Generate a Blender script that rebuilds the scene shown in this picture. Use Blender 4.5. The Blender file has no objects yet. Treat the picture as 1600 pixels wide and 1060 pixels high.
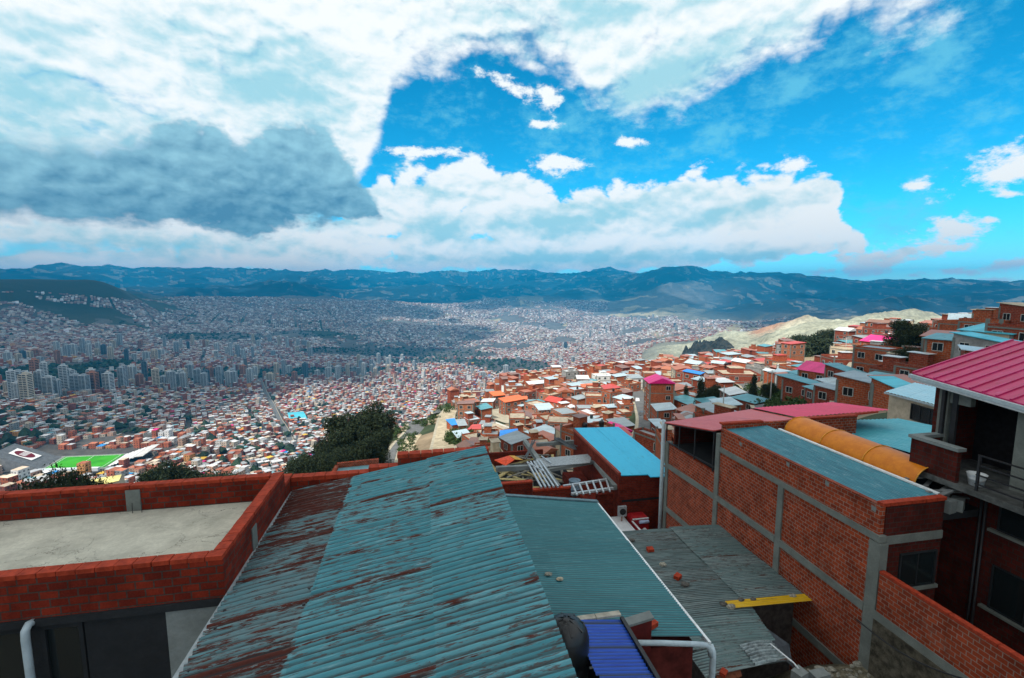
import bpy, math, random
import numpy as np
from mathutils import Vector, Matrix

random.seed(7)
RNG = np.random.default_rng(11)
SC = bpy.context.scene
COL = SC.collection

# ------------------------------------------------------------------ camera
F = 730.0
PITCH = math.atan(85 / F)
PSI = math.radians(10.79)            # heading, measured from the street grid (world Y)
HD = np.array([math.sin(PSI), math.cos(PSI), 0.0])
RT = np.array([math.cos(PSI), -math.sin(PSI), 0.0])
ZZ = np.array([0, 0, 1.0])
FW = HD * math.cos(PITCH) - ZZ * math.sin(PITCH)
UP = HD * math.sin(PITCH) + ZZ * math.cos(PITCH)

cam = bpy.data.cameras.new("camera")
cam.sensor_width = 36.0
cam.lens = F * 36.0 / 1600.0
cam.clip_start = 0.1
cam.clip_end = 80000
co = bpy.data.objects.new("camera", cam)
COL.objects.link(co)
co.matrix_world = Matrix(((RT[0], UP[0], -FW[0], 0), (RT[1], UP[1], -FW[1], 0), (RT[2], UP[2], -FW[2], 0), (0, 0, 0, 1)))
SC.camera = co
SC.view_settings.view_transform = 'Standard'
SC.view_settings.look = 'None'
SC.view_settings.exposure = 0.05
SC.view_settings.gamma = 1.0
SC.cycles.use_denoising = True
SC.cycles.max_bounces = 6
SC.cycles.diffuse_bounces = 1
SC.cycles.volume_bounces = 0
SC.cycles.transparent_max_bounces = 8


def ray(u, v):
    return FW + RT * ((u - 800) / F) + UP * ((530 - v) / F)


def at(u, v, x=None, y=None, z=None, d=None):
    r = ray(u, v)
    t = d if d is not None else x / r[0] if x is not None else y / r[1] if y is not None else z / r[2]
    return r * t


def pix(P):
    P = np.asarray(P, float)
    d = P @ FW
    d = np.where(d < 1e-3, 1e-3, d)
    return 800 + F * (P @ RT) / d, 530 - F * (P @ UP) / d, d


# ------------------------------------------------------------------ noise (numpy)
def _hash(ix, iy, seed):
    h = (ix.astype(np.int64) * 374761393 + iy.astype(np.int64) * 668265263 + seed * 974711) & 0x7fffffff
    h = ((h ^ (h >> 13)) * 1274126177) & 0x7fffffff
    return ((h ^ (h >> 16)) & 0xffff) / 65535.0


def vnoise(x, y, seed=0):
    x = np.asarray(x, float); y = np.asarray(y, float)
    ix = np.floor(x); iy = np.floor(y)
    fx = x - ix; fy = y - iy
    fx = fx * fx * (3 - 2 * fx); fy = fy * fy * (3 - 2 * fy)
    a = _hash(ix, iy, seed); b = _hash(ix + 1, iy, seed); c = _hash(ix, iy + 1, seed); d = _hash(ix + 1, iy + 1, seed)
    return (a * (1 - fx) + b * fx) * (1 - fy) + (c * (1 - fx) + d * fx) * fy


def fbm(x, y, oct=5, seed=0, ridged=False):
    s = 0; a = 0.5; n = 0
    for o in range(oct):
        v = vnoise(x * 2 ** o + 17.3 * o, y * 2 ** o - 9.1 * o, seed + o)
        if ridged:
            v = 1 - abs(2 * v - 1)
        s = s + a * v; n += a; a *= 0.5
    return s / n


def sstep(a, b, x):
    t = np.clip((x - a) / (b - a), 0, 1)
    return t * t * (3 - 2 * t)


# ------------------------------------------------------------------ terrain height
def V(r, u, v):                       # height whose picture row is v at range r in column u
    d = ray(u, v)
    return r * d[2] / math.hypot(d[0], d[1])


def az_of(u):
    d = ray(u, 445)
    return math.atan2(d[0], d[1])


PROF = {
    0: [(26, -16), (40, -22), (80, -40), (280, ('v', 775)), (600, ('v', 752)), (760, ('v', 700)), (1150, ('v', 642)), (1550, ('v', 603)), (2000, ('v', 572)), (2700, ('v', 541)), (3050, ('v', 516)), (3400, ('v', 488)), (3800, ('v', 450)), (4150, ('v', 431)), (4700, ('v', 446)), (6000, -260), (7600, ('v', 440)), (8600, -200), (13000, ('v', 420)), (13900, ('v', 430)), (16000, ('v', 440))],
    130: [(26, -16), (40, -22), (80, -40), (280, ('v', 778)), (600, ('v', 752)), (760, ('v', 697)), (1150, ('v', 640)), (1550, ('v', 602)), (2000, ('v', 571)), (2700, ('v', 541)), (3100, ('v', 516)), (3500, ('v', 490)), (3900, ('v', 456)), (4250, ('v', 434)), (4800, ('v', 448)), (6000, -260), (7600, ('v', 432)), (8600, -200), (13000, ('v', 416)), (13900, ('v', 428)), (16000, ('v', 440))],
    300: [(26, -16), (40, -23), (80, -42), (150, -72), (350, ('v', 770)), (600, ('v', 742)), (800, ('v', 690)), (1200, ('v', 637)), (1600, ('v', 602)), (2200, ('v', 568)), (3000, ('v', 536)), (3900, ('v', 508)), (4800, ('v', 484)), (5800, ('v', 466)), (6600, ('v', 474)), (7500, -260), (8600, ('v', 452)), (9800, -200), (13000, ('v', 416)), (13900, ('v', 426)), (16000, ('v', 440))],
    450: [(26, -16), (40, -22), (80, -40), (140, -62), (300, -130), (600, ('v', 740)), (850, ('v', 690)), (1200, ('v', 640)), (1700, ('v', 600)), (2400, ('v', 565)), (3400, ('v', 528)), (4400, ('v', 500)), (5400, ('v', 480)), (6200, ('v', 469)), (7000, ('v', 474)), (7800, -250), (8800, ('v', 440)), (9900, -200), (13000, ('v', 424)), (13900, ('v', 430)), (16000, ('v', 440))],
    600: [(26, -16), (50, -25), (100, -43), (150, -56), (210, -62), (260, -100), (600, -230), (900, ('v', 690)), (1150, ('v', 650)), (1700, ('v', 602)), (2500, ('v', 563)), (3600, ('v', 526)), (4800, ('v', 496)), (6200, ('v', 470)), (7000, ('v', 476)), (7800, -250), (8800, ('v', 451)), (9900, -200), (13000, ('v', 424)), (13900, ('v', 430)), (16000, ('v', 440))],
    700: [(26, -16), (50, -24), (100, -39), (150, ('v', 685)), (220, ('v', 645)), (280, ('v', 625)), (340, -110), (700, -230), (1100, ('v', 640)), (1700, ('v', 600)), (2500, ('v', 562)), (3600, ('v', 528)), (4800, ('v', 502)), (6400, ('v', 474)), (7500, ('v', 474)), (8300, -230), (9200, ('v', 446)), (10400, -180), (13000, ('v', 422)), (13900, ('v', 428)), (16000, ('v', 440))],
    800: [(26, -16), (50, -23), (90, -36), (130, ('v', 690)), (200, ('v', 652)), (300, ('v', 617)), (400, ('v', 594)), (470, -112), (900, -250), (1500, ('v', 598)), (2000, ('v', 577)), (3000, ('v', 541)), (4200, ('v', 511)), (6000, ('v', 480)), (7500, ('v', 470)), (9500, ('v', 455)), (13000, ('v', 424)), (13900, ('v', 430)), (16000, ('v', 440))],
    950: [(26, -16), (50, -22), (90, -33), (130, ('v', 680)), (200, ('v', 640)), (300, ('v', 606)), (420, ('v', 582)), (490, -112), (1000, -250), (1600, ('v', 586)), (2200, ('v', 565)), (3300, ('v', 530)), (4500, ('v', 508)), (5600, ('v', 490)), (7000, ('v', 470)), (9500, ('v', 446)), (12500, ('v', 422)), (13900, ('v', 432)), (16000, ('v', 440))],
    1060: [(26, -15.5), (50, -20), (80, -26), (120, ('v', 670)), (200, ('v', 622)), (300, ('v', 592)), (420, ('v', 574)), (520, -95), (1000, -215), (1800, ('v', 552)), (2600, ('v', 532)), (3600, ('v', 516)), (4700, ('v', 504)), (5200, ('v', 492)), (6000, ('v', 474)), (7500, ('v', 446)), (8800, ('v', 417)), (11000, ('v', 436)), (16000, ('v', 440))],
    1160: [(26, -15.5), (50, -18), (80, -22), (120, ('v', 645)), (200, ('v', 605)), (300, ('v', 580)), (420, ('v', 563)), (520, -80), (900, -150), (1300, ('v', 545)), (1900, ('v', 522)), (2300, ('v', 520)), (3000, -300), (3900, -300), (4400, ('v', 516)), (5000, ('v', 498)), (6000, ('v', 474)), (7300, ('v', 450)), (8800, ('v', 429)), (11000, ('v', 438)), (16000, ('v', 442))],
    1280: [(26, -15.5), (50, -15), (80, -19), (120, ('v', 620)), (200, ('v', 580)), (300, ('v', 556)), (400, ('v', 540)), (500, -60), (800, -100), (1200, ('v', 527)), (1600, ('v', 502)), (1800, ('v', 494)), (2200, -200), (3300, -290), (4200, ('v', 508)), (5200, ('v', 488)), (6400, ('v', 470)), (7600, ('v', 452)), (9300, ('v', 437)), (11000, ('v', 442)), (16000, ('v', 445))],
    1420: [(26, -15.5), (45, -10), (80, -16), (120, ('v', 590)), (200, ('v', 549)), (300, ('v', 530)), (400, ('v', 520)), (500, -50), (800, -85), (1200, ('v', 515)), (1600, ('v', 496)), (1850, ('v', 489)), (2300, -190), (3500, -280), (5000, -270), (6000, ('v', 478)), (7500, ('v', 463)), (9800, ('v', 441)), (11000, ('v', 445)), (16000, ('v', 447))],
    1540: [(26, -15.5), (40, -9), (70, -10.5), (110, ('v', 530)), (160, ('v', 512)), (220, ('v', 502)), (300, -25), (500, -45), (800, -80), (1300, ('v', 512)), (1900, ('v', 499)), (2400, -190), (4000, -260), (6000, ('v', 480)), (7500, ('v', 466)), (10000, ('v', 447)), (12000, ('v', 450)), (16000, ('v', 450))],
    1700: [(26, -15.5), (40, -7), (70, -7), (110, ('v', 505)), (160, ('v', 492)), (220, ('v', 485)), (300, -15), (500, -40), (800, -80), (1300, -120), (1900, -150), (2400, -190), (4000, -260), (6000, ('v', 480)), (7500, ('v', 466)), (10000, ('v', 449)), (12000, ('v', 450)), (16000, ('v', 450))],
}
_us = sorted(PROF)
_AZ = np.array([-math.pi] + [az_of(u) for u in _us] + [math.pi])
_LR = np.linspace(math.log(20), math.log(16000), 220)
_rows = []
for u in _us:
    rr = []; zz = []
    for r, z in PROF[u]:
        rr.append(math.log(r)); zz.append(V(r, u, z[1]) if isinstance(z, tuple) else z)
    row = np.interp(_LR, rr, zz)
    k = np.array([1, 2, 1.]) / 4
    for _ in range(2):
        row[1:-1] = np.convolve(row, k, 'valid')
    _rows.append(row)
_T = np.array([_rows[0]] + _rows + [_rows[-1]])
STAD = [None]                          # (x, y, z, radius): the level ground the stadium stands on


def smooth_h(x, y):
    x = np.asarray(x, float); y = np.asarray(y, float)
    r = np.maximum(np.hypot(x, y), 20.0)
    a = np.arctan2(x, y)
    ai = np.interp(a, _AZ, np.arange(len(_AZ)))
    li = np.clip((np.log(r) - _LR[0]) / (_LR[1] - _LR[0]), 0, len(_LR) - 1.001)
    i0 = np.clip(np.floor(ai).astype(int), 0, len(_AZ) - 2); fa = ai - i0
    fa = fa * fa * (3 - 2 * fa)
    j0 = np.floor(li).astype(int); fl = li - j0
    z = (_T[i0, j0] * (1 - fl) + _T[i0, j0 + 1] * fl) * (1 - fa) + (_T[i0 + 1, j0] * (1 - fl) + _T[i0 + 1, j0 + 1] * fl) * fa
    if STAD[0]:
        sx, sy, sz, sr = STAD[0]
        w = 1 - sstep(sr * 0.7, sr * 1.1, np.hypot(x - sx, y - sy))
        z = z * (1 - w) + sz * w
    return z


def pale_w(x, y):                      # where the bare eroded hills are
    u, v, d = pix(np.stack([x, y, smooth_h(x, y)], -1))
    r = np.hypot(x, y)
    return sstep(955, 1075, u) * sstep(560, 800, r) * (1 - sstep(2100, 2500, r)) * (d > 10)


def massif(x, y):                      # the nearer mountain right of the valley mouth
    u, v, d = pix(np.stack([x, y, smooth_h(x, y)], -1)); r = np.hypot(x, y)
    return sstep(1000, 1120, u - (r - 5000) * .03) * sstep(4300, 5300, r) * (d > 10)


def height(x, y):
    x = np.asarray(x, float); y = np.asarray(y, float)
    r = np.hypot(x, y)
    z = smooth_h(x, y)
    u_, v_, d_ = pix(np.stack([x, y, z], -1))
    mas = massif(x, y)
    far = np.maximum(sstep(5200, 7500, r), mas)
    hill = sstep(4000, 5200, r) * (1 - far) * (1 - sstep(300, 700, u_)) 
    mid = sstep(500, 1200, r) * (1 - far)
    z = z + far * (fbm(x / 1300, y / 1300, 8, 3, True) - 0.66) * 430
    z = z + hill * (fbm(x / 500, y / 500, 4, 5, True) - 0.5) * 100
    z = z + mid * (fbm(x / 420, y / 420, 4, 8) - 0.5) * 34
    z = z + sstep(2300, 3300, r) * (1 - far) * (1 - hill) * sstep(250, 500, u_) * (fbm(x / 620, y / 620, 5, 12, True) - 0.58) * 120
    pw = pale_w(x, y)
    z = z + pw * ((fbm(x / 170, y / 170, 6, 21, True) - 0.62) * 74)
    if STAD[0]:
        sx, sy, sz, sr = STAD[0]
        w = 1 - sstep(sr * 0.7, sr * 1.1, np.hypot(x - sx, y - sy))
        z = z * (1 - w) + sz * w
    return z


def ground_at(u, v, rmin=30, rmax=9000):
    d = ray(u, v)
    hl = math.hypot(d[0], d[1])
    rs = np.exp(np.linspace(math.log(rmin), math.log(rmax), 1500))
    x = d[0] / hl * rs; y = d[1] / hl * rs; z = d[2] / hl * rs
    h = smooth_h(x, y)
    hit = np.nonzero(z < h)[0]
    if len(hit) == 0:
        return None
    i = hit[0]
    return np.array([x[i], y[i], h[i]])


p = ground_at(130, 722)
STAD[0] = (p[0], p[1], p[2] - 2.0, 120.0)

# ------------------------------------------------------------------ object helpers
def tag(o, label=None, cat=None, group=None, kind=None):
    if label: o['label'] = label
    if cat: o['category'] = cat
    if group: o['group'] = group
    if kind: o['kind'] = kind
    return o


def thing(name, label, cat, loc=(0, 0, 0), group=None):
    o = bpy.data.objects.new(name, None)
    o.empty_display_size = 0.2
    o.location = Vector([float(c) for c in loc])
    COL.objects.link(o)
    return tag(o, label, cat, group)


def mobj(name, me, parent=None, mats=None, loc=None):
    o = bpy.data.objects.new(name, me)
    COL.objects.link(o)
    if mats:
        for m in (mats if isinstance(mats, (list, tuple)) else [mats]):
            me.materials.append(m)
    if parent is not None:
        o.parent = parent
    if loc is not None:
        o.location = Vector([float(c) for c in loc])
    return o


def wpos(o):
    p = Vector((0, 0, 0))
    while o is not None:
        p = p + o.location
        o = o.parent
    return p


class MB:
    """collects shapes in world metres and links them as ONE mesh object"""

    def __init__(self):
        self.v = []; self.f = []; self.m = []; self.s = []

    def poly(self, pts, faces, mi=0, smooth=False):
        b = len(self.v)
        self.v += [tuple(float(c) for c in q) for q in pts]
        for fc in faces:
            self.f.append(tuple(b + i for i in fc)); self.m.append(mi); self.s.append(smooth)
        return self

    def box(self, x0, x1, y0, y1, z0, z1, mi=0):
        p = [(x0, y0, z0), (x1, y0, z0), (x1, y1, z0), (x0, y1, z0), (x0, y0, z1), (x1, y0, z1), (x1, y1, z1), (x0, y1, z1)]
        return self.poly(p, [(3, 2, 1, 0), (4, 5, 6, 7), (0, 1, 5, 4), (1, 2, 6, 5), (2, 3, 7, 6), (3, 0, 4, 7)], mi)

    def rbox(self, c, sx, sy, sz, rz=0.0, tilt=0.0, mi=0, jit=0.0, taper=1.0):
        """box of size sx,sy,sz standing on c, turned rz about z"""
        M = Matrix.Rotation(rz, 3, 'Z') @ Matrix.Rotation(tilt, 3, 'X')
        p = []
        for k in (0, 1):
            for a, b in ((-1, -1), (1, -1), (1, 1), (-1, 1)):
                t = taper if k else 1
                q = M @ Vector((a * sx / 2 * t, b * sy / 2 * t, k * sz))
                p.append((c[0] + q.x + random.uniform(-jit, jit), c[1] + q.y + random.uniform(-jit, jit), c[2] + q.z + random.uniform(-jit, jit)))
        return self.poly(p, [(3, 2, 1, 0), (4, 5, 6, 7), (0, 1, 5, 4), (1, 2, 6, 5), (2, 3, 7, 6), (3, 0, 4, 7)], mi)

    def slab(self, quad, th, mi=0):
        """a plate: top face through the four points, th thick (straight down)"""
        q = [np.asarray(a, float) for a in quad]
        p = q + [a - np.array([0, 0, th]) for a in q]
        return self.poly(p, [(0, 1, 2, 3), (7, 6, 5, 4), (0, 4, 5, 1), (1, 5, 6, 2), (2, 6, 7, 3), (3, 7, 4, 0)], mi)

    def bar(self, a, b, w, h=None, mi=0):
        h = h or w
        a = Vector([float(c) for c in a]); b = Vector([float(c) for c in b])
        d = (b - a).normalized()
        s = d.cross(Vector((0, 0, 1)))
        if s.length < 1e-4:
            s = Vector((1, 0, 0))
        s.normalize(); t = s.cross(d)
        p = []
        for q in (a, b):
            for i, j in ((-1, -1), (1, -1), (1, 1), (-1, 1)):
                p.append(q + s * i * w / 2 + t * j * h / 2)
        return self.poly(p, [(3, 2, 1, 0), (4, 5, 6, 7), (0, 1, 5, 4), (1, 2, 6, 5), (2, 3, 7, 6), (3, 0, 4, 7)], mi)

    def tube(self, pts, r, n=10, mi=0, caps=True):
        pts = [Vector([float(c) for c in q]) for q in pts]
        rs = r if isinstance(r, (list, tuple)) else [r] * len(pts)
        base = len(self.v); prev = None
        for i, q in enumerate(pts):
            d = (pts[min(i + 1, len(pts) - 1)] - pts[max(i - 1, 0)]).normalized()
            s = prev if prev is not None else (d.cross(Vector((0, 0, 1))) if abs(d.z) < .95 else Vector((1, 0, 0)))
            s = (s - d * s.dot(d)).normalized(); prev = s
            t = d.cross(s)
            for k in range(n):
                a = 2 * math.pi * k / n
                w = q + (s * math.cos(a) + t * math.sin(a)) * rs[i]
                self.v.append((w.x, w.y, w.z))
        for i in range(len(pts) - 1):
            for k in range(n):
                a = base + i * n + k; b = base + i * n + (k + 1) % n
                self.f.append((a, b, b + n, a + n)); self.m.append(mi); self.s.append(True)
        if caps:
            self.f.append(tuple(base + k for k in reversed(range(n)))); self.m.append(mi); self.s.append(False)
            e = base + (len(pts) - 1) * n
            self.f.append(tuple(e + k for k in range(n))); self.m.append(mi); self.s.append(False)
        return self

    def lathe(self, c, prof, n=28, mi=0):
        base = len(self.v)
        for r, z in prof:
            for k in range(n):
                a = 2 * math.pi * k / n
                self.v.append((c[0] + r * math.cos(a), c[1] + r * math.sin(a), c[2] + z))
        for i in range(len(prof) - 1):
            for k in range(n):
                a = base + i * n + k; b = base + i * n + (k + 1) % n
                self.f.append((a, b, b + n, a + n)); self.m.append(mi); self.s.append(True)
        return self

    def rock(self, c, rx, ry, rz, seed=0, mi=0):
        rr = random.Random(seed)
        n, m = 9, 6
        base = len(self.v)
        off = [[rr.uniform(.72, 1.12) for _ in range(n)] for _ in range(m + 1)]
        for i in range(m + 1):
            th = math.pi * i / m
            for k in range(n):
                a = 2 * math.pi * k / n; w = off[i][k] if 0 < i < m else 1
                self.v.append((c[0] + rx * w * math.sin(th) * math.cos(a), c[1] + ry * w * math.sin(th) * math.sin(a), c[2] + rz * .8 * w * math.cos(th)))
        for i in range(m):
            for k in range(n):
                a = base + i * n + k; b = base + i * n + (k + 1) % n
                self.f.append((a, a + n, b + n, b)); self.m.append(mi); self.s.append(False)
        return self

    def corr(self, P, L, W, pitch, amp, waves=8, lap=0.05, nl=6, mi=0, sag=0.0, seed=1, jit=0.004, lift=.008):
        """corrugated sheets side by side: ridges run along L, sheets follow one another along W"""
        rr = random.Random(seed)
        P = np.asarray(P, float); L = np.asarray(L, float); W = np.asarray(W, float)
        wl = np.linalg.norm(W); wd = W / wl; ld = L / np.linalg.norm(L)
        N = np.cross(ld, wd); N = N if N[2] > 0 else -N
        sw = waves * pitch
        k = 0
        while k * sw < wl - 1e-6:
            s0 = k * sw; s1 = min(wl, s0 + sw + lap)
            ns = max(4, int((s1 - s0) / pitch * 8))
            e0 = rr.uniform(-jit, jit); e1 = rr.uniform(-jit, jit); sk = rr.uniform(-.02, .02)
            pts = []
            for j in range(nl + 1):
                g = j / nl
                for i in range(ns + 1):
                    s = s0 + (s1 - s0) * i / ns
                    q = P + L * g + ld * sk + wd * s + N * (amp * math.cos(2 * math.pi * s / pitch) + (e0 * (1 - g) + e1 * g) + lift * (s - s0) / sw + sag * math.sin(math.pi * g) * (0.6 + 0.4 * math.sin(s * 2.1)))
                    pts.append(q)
            fc = []
            for j in range(nl):
                for i in range(ns):
                    a = j * (ns + 1) + i
                    fc.append((a, a + 1, a + ns + 2, a + ns + 1))
            self.poly(pts, fc, mi, True)
            k += 1
        return self

    def build(self, name, mats, parent=None, rel=True):
        off = wpos(parent) if (parent is not None and rel) else Vector((0, 0, 0))
        me = bpy.data.meshes.new(name)
        me.from_pydata([(a - off.x, b - off.y, c - off.z) for a, b, c in self.v], [], self.f)
        me.polygons.foreach_set('material_index', self.m)
        me.polygons.foreach_set('use_smooth', self.s)
        me.update()
        return mobj(name, me, parent, mats)


def mesh_np(name, verts, quads, mats=None, fcol=None, smooth=False):
    """fast mesh from numpy arrays; fcol = one colour per face"""
    me = bpy.data.meshes.new(name)
    nv, nf = len(verts), len(quads)
    k = quads.shape[1]
    me.vertices.add(nv); me.vertices.foreach_set('co', verts.astype(np.float32).ravel())
    me.loops.add(nf * k); me.loops.foreach_set('vertex_index', quads.astype(np.int32).ravel())
    me.polygons.add(nf)
    me.polygons.foreach_set('loop_start', (np.arange(nf) * k).astype(np.int32))
    me.polygons.foreach_set('loop_total', np.full(nf, k, np.int32))
    me.polygons.foreach_set('use_smooth', np.full(nf, smooth, bool))
    me.update(calc_edges=True)
    if fcol is not None:
        at_ = me.attributes.new('own_colour', 'FLOAT_COLOR', 'FACE')
        c = np.ones((nf, 4), np.float32); c[:, :3] = fcol
        at_.data.foreach_set('color', c.ravel())
    return me


# ------------------------------------------------------------------ materials
class NT:
    def __init__(self, name):
        self.mat = bpy.data.materials.new(name)
        self.mat.use_nodes = True
        self.t = self.mat.node_tree
        self.b = self.t.nodes['Principled BSDF']
        self.out = self.t.nodes['Material Output']

    def n(self, ty, props=None, **inp):
        nd = self.t.nodes.new(ty)
        for k, v in (props or {}).items():
            setattr(nd, k, v)
        for k, v in inp.items():
            self.put(nd.inputs[int(k[1:])] if k[0] == 'i' and k[1:].isdigit() else nd.inputs[k.replace('_', ' ')], v)
        return nd

    def put(self, sock, v):
        if isinstance(v, bpy.types.NodeSocket):
            self.t.links.new(v, sock)
        elif isinstance(v, bpy.types.Node):
            self.t.links.new(v.outputs[0], sock)
        else:
            sock.default_value = v

    def math(self, op, a, b=0.0, c=0.0, clamp=False):
        nd = self.n('ShaderNodeMath', {'operation': op, 'use_clamp': clamp}, i0=a, i1=b)
        if op in ('MULTIPLY_ADD', 'SMOOTH_MIN', 'WRAP'):
            self.put(nd.inputs[2], c)
        return nd.outputs[0]

    def mix(self, f, a, b, mode='MIX'):
        nd = self.n('ShaderNodeMix', {'data_type': 'RGBA', 'blend_type': mode})
        self.put(nd.inputs[0], f); self.put(nd.inputs[6], rgba(a)); self.put(nd.inputs[7], rgba(b))
        return nd.outputs[2]

    def noise(self, vec, scale, detail=4, rough=.55, dist=0.0, out=0):
        nd = self.n('ShaderNodeTexNoise', Vector=vec, Scale=scale, Detail=detail, Roughness=rough, Distortion=dist)
        return nd.outputs[out]

    def ramp(self, f, a, b, lo=0.0, hi=1.0, smooth=True):
        nd = self.n('ShaderNodeMapRange', {'interpolation_type': 'SMOOTHSTEP' if smooth else 'LINEAR'})
        for i, v in enumerate((f, a, b, lo, hi)):
            self.put(nd.inputs[i], v)
        return nd.outputs[0]

    def pos(self, scale=(1, 1, 1), rot=(0, 0, 0), loc=(0, 0, 0), kind='Position'):
        g = self.n('ShaderNodeNewGeometry').outputs['Position'] if kind == 'Position' else self.n('ShaderNodeTexCoord').outputs['Object']
        if scale == (1, 1, 1) and rot == (0, 0, 0) and loc == (0, 0, 0):
            return g
        return self.n('ShaderNodeMapping', Vector=g, Location=loc, Rotation=rot, Scale=scale).outputs[0]

    def bump(self, h, strength=.4, dist=.02):
        self.put(self.b.inputs['Normal'], self.n('ShaderNodeBump', Height=h, Strength=strength, Distance=dist).outputs[0])

    def fin(self, col, rough=.8, spec=.3, metal=0.0):
        self.put(self.b.inputs['Base Color'], rgba(col))
        self.put(self.b.inputs['Roughness'], rough)
        self.put(self.b.inputs['Specular IOR Level'], spec)
        self.put(self.b.inputs['Metallic'], metal)
        return self.mat


def rgba(c):
    if isinstance(c, (tuple, list)) and len(c) == 3:
        return (*c, 1.0)
    return c


_pl = {}


def plain(name, col, rough=.8, spec=.3, var=.25, scale=6.0, bump=.0, metal=0.0):
    if name in _pl: return _pl[name]
    m = NT(name); p = m.pos()
    n = m.noise(p, scale, 6, .65)
    dk = tuple(c * (1 - var) for c in col); lt = tuple(min(1, c * (1 + var)) for c in col)
    c = m.mix(m.ramp(n, .3, .7), dk, lt)
    if bump: m.bump(m.noise(p, scale * 4, 5, .6), bump, .02)
    _pl[name] = m.fin(c, rough, spec, metal)
    return _pl[name]


def brick_mat(name, c1, c2, mortar, bw=.25, bh=.155, ms=.013, axis='auto', dirt=.5):
    m = NT(name); p = m.pos()
    sx = m.n('ShaderNodeSeparateXYZ', Vector=p)
    nrm = m.n('ShaderNodeSeparateXYZ', Vector=m.n('ShaderNodeNewGeometry').outputs['True Normal'])
    useY = m.math('GREATER_THAN', m.math('ABSOLUTE', nrm.outputs[0]), .5)
    # run along the wall: y on walls that face x, else x
    al = m.math('ADD', m.math('MULTIPLY', sx.outputs[1], useY), m.math('MULTIPLY', sx.outputs[0], m.math('SUBTRACT', 1.0, useY)))
    wob = m.math('MULTIPLY', m.math('SUBTRACT', m.noise(p, 5, 3), .5), .018)
    wob2 = m.math('MULTIPLY', m.math('SUBTRACT', m.noise(p, 3.1, 3), .5), .03)
    vec = m.n('ShaderNodeCombineXYZ', X=m.math('ADD', al, wob2), Y=m.math('ADD', sx.outputs[2], wob), Z=0.0)
    b = m.n('ShaderNodeTexBrick', {'offset': .5, 'squash': 1.0}, Vector=vec, Color1=rgba(c1), Color2=rgba(c2), Mortar=rgba(mortar), Scale=1.0)
    b.inputs['Mortar Size'].default_value = ms; b.inputs['Mortar Smooth'].default_value = .25
    b.inputs['Bias'].default_value = -.1
    b.inputs['Brick Width'].default_value = bw; b.inputs['Row Height'].default_value = bh
    tone = m.ramp(m.noise(p, 2.2, 5, .7), .25, .75, .62, 1.2)
    fine = m.ramp(m.noise(p, 38, 3, .6), .2, .8, .8, 1.15)
    c = m.mix(1.0, b.outputs['Color'], m.n('ShaderNodeCombineColor', Red=m.math('MULTIPLY', tone, fine), Green=m.math('MULTIPLY', tone, fine), Blue=m.math('MULTIPLY', tone, fine)).outputs[0], 'MULTIPLY')
    pz = m.n('ShaderNodeMapping', Vector=p, Scale=(2.2, 2.2, .45)).outputs[0]
    c = m.mix(m.math('MULTIPLY', m.ramp(m.noise(pz, 1.1, 6, .7), .50, .75), .55), c, tuple(x * .22 for x in c1))
    sm = m.ramp(m.noise(p, .9, 7, .75), .57, .72)
    c = m.mix(m.math('MULTIPLY', sm, dirt), c, tuple(x * .8 for x in mortar))
    hgt = m.math('ADD', m.math('MULTIPLY', m.math('SUBTRACT', 1.0, b.outputs['Fac']), 1.0), m.math('MULTIPLY', m.noise(p, 60, 3), .3))
    m.bump(hgt, .7, .012)
    return m.fin(c, .9, .15)


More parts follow.
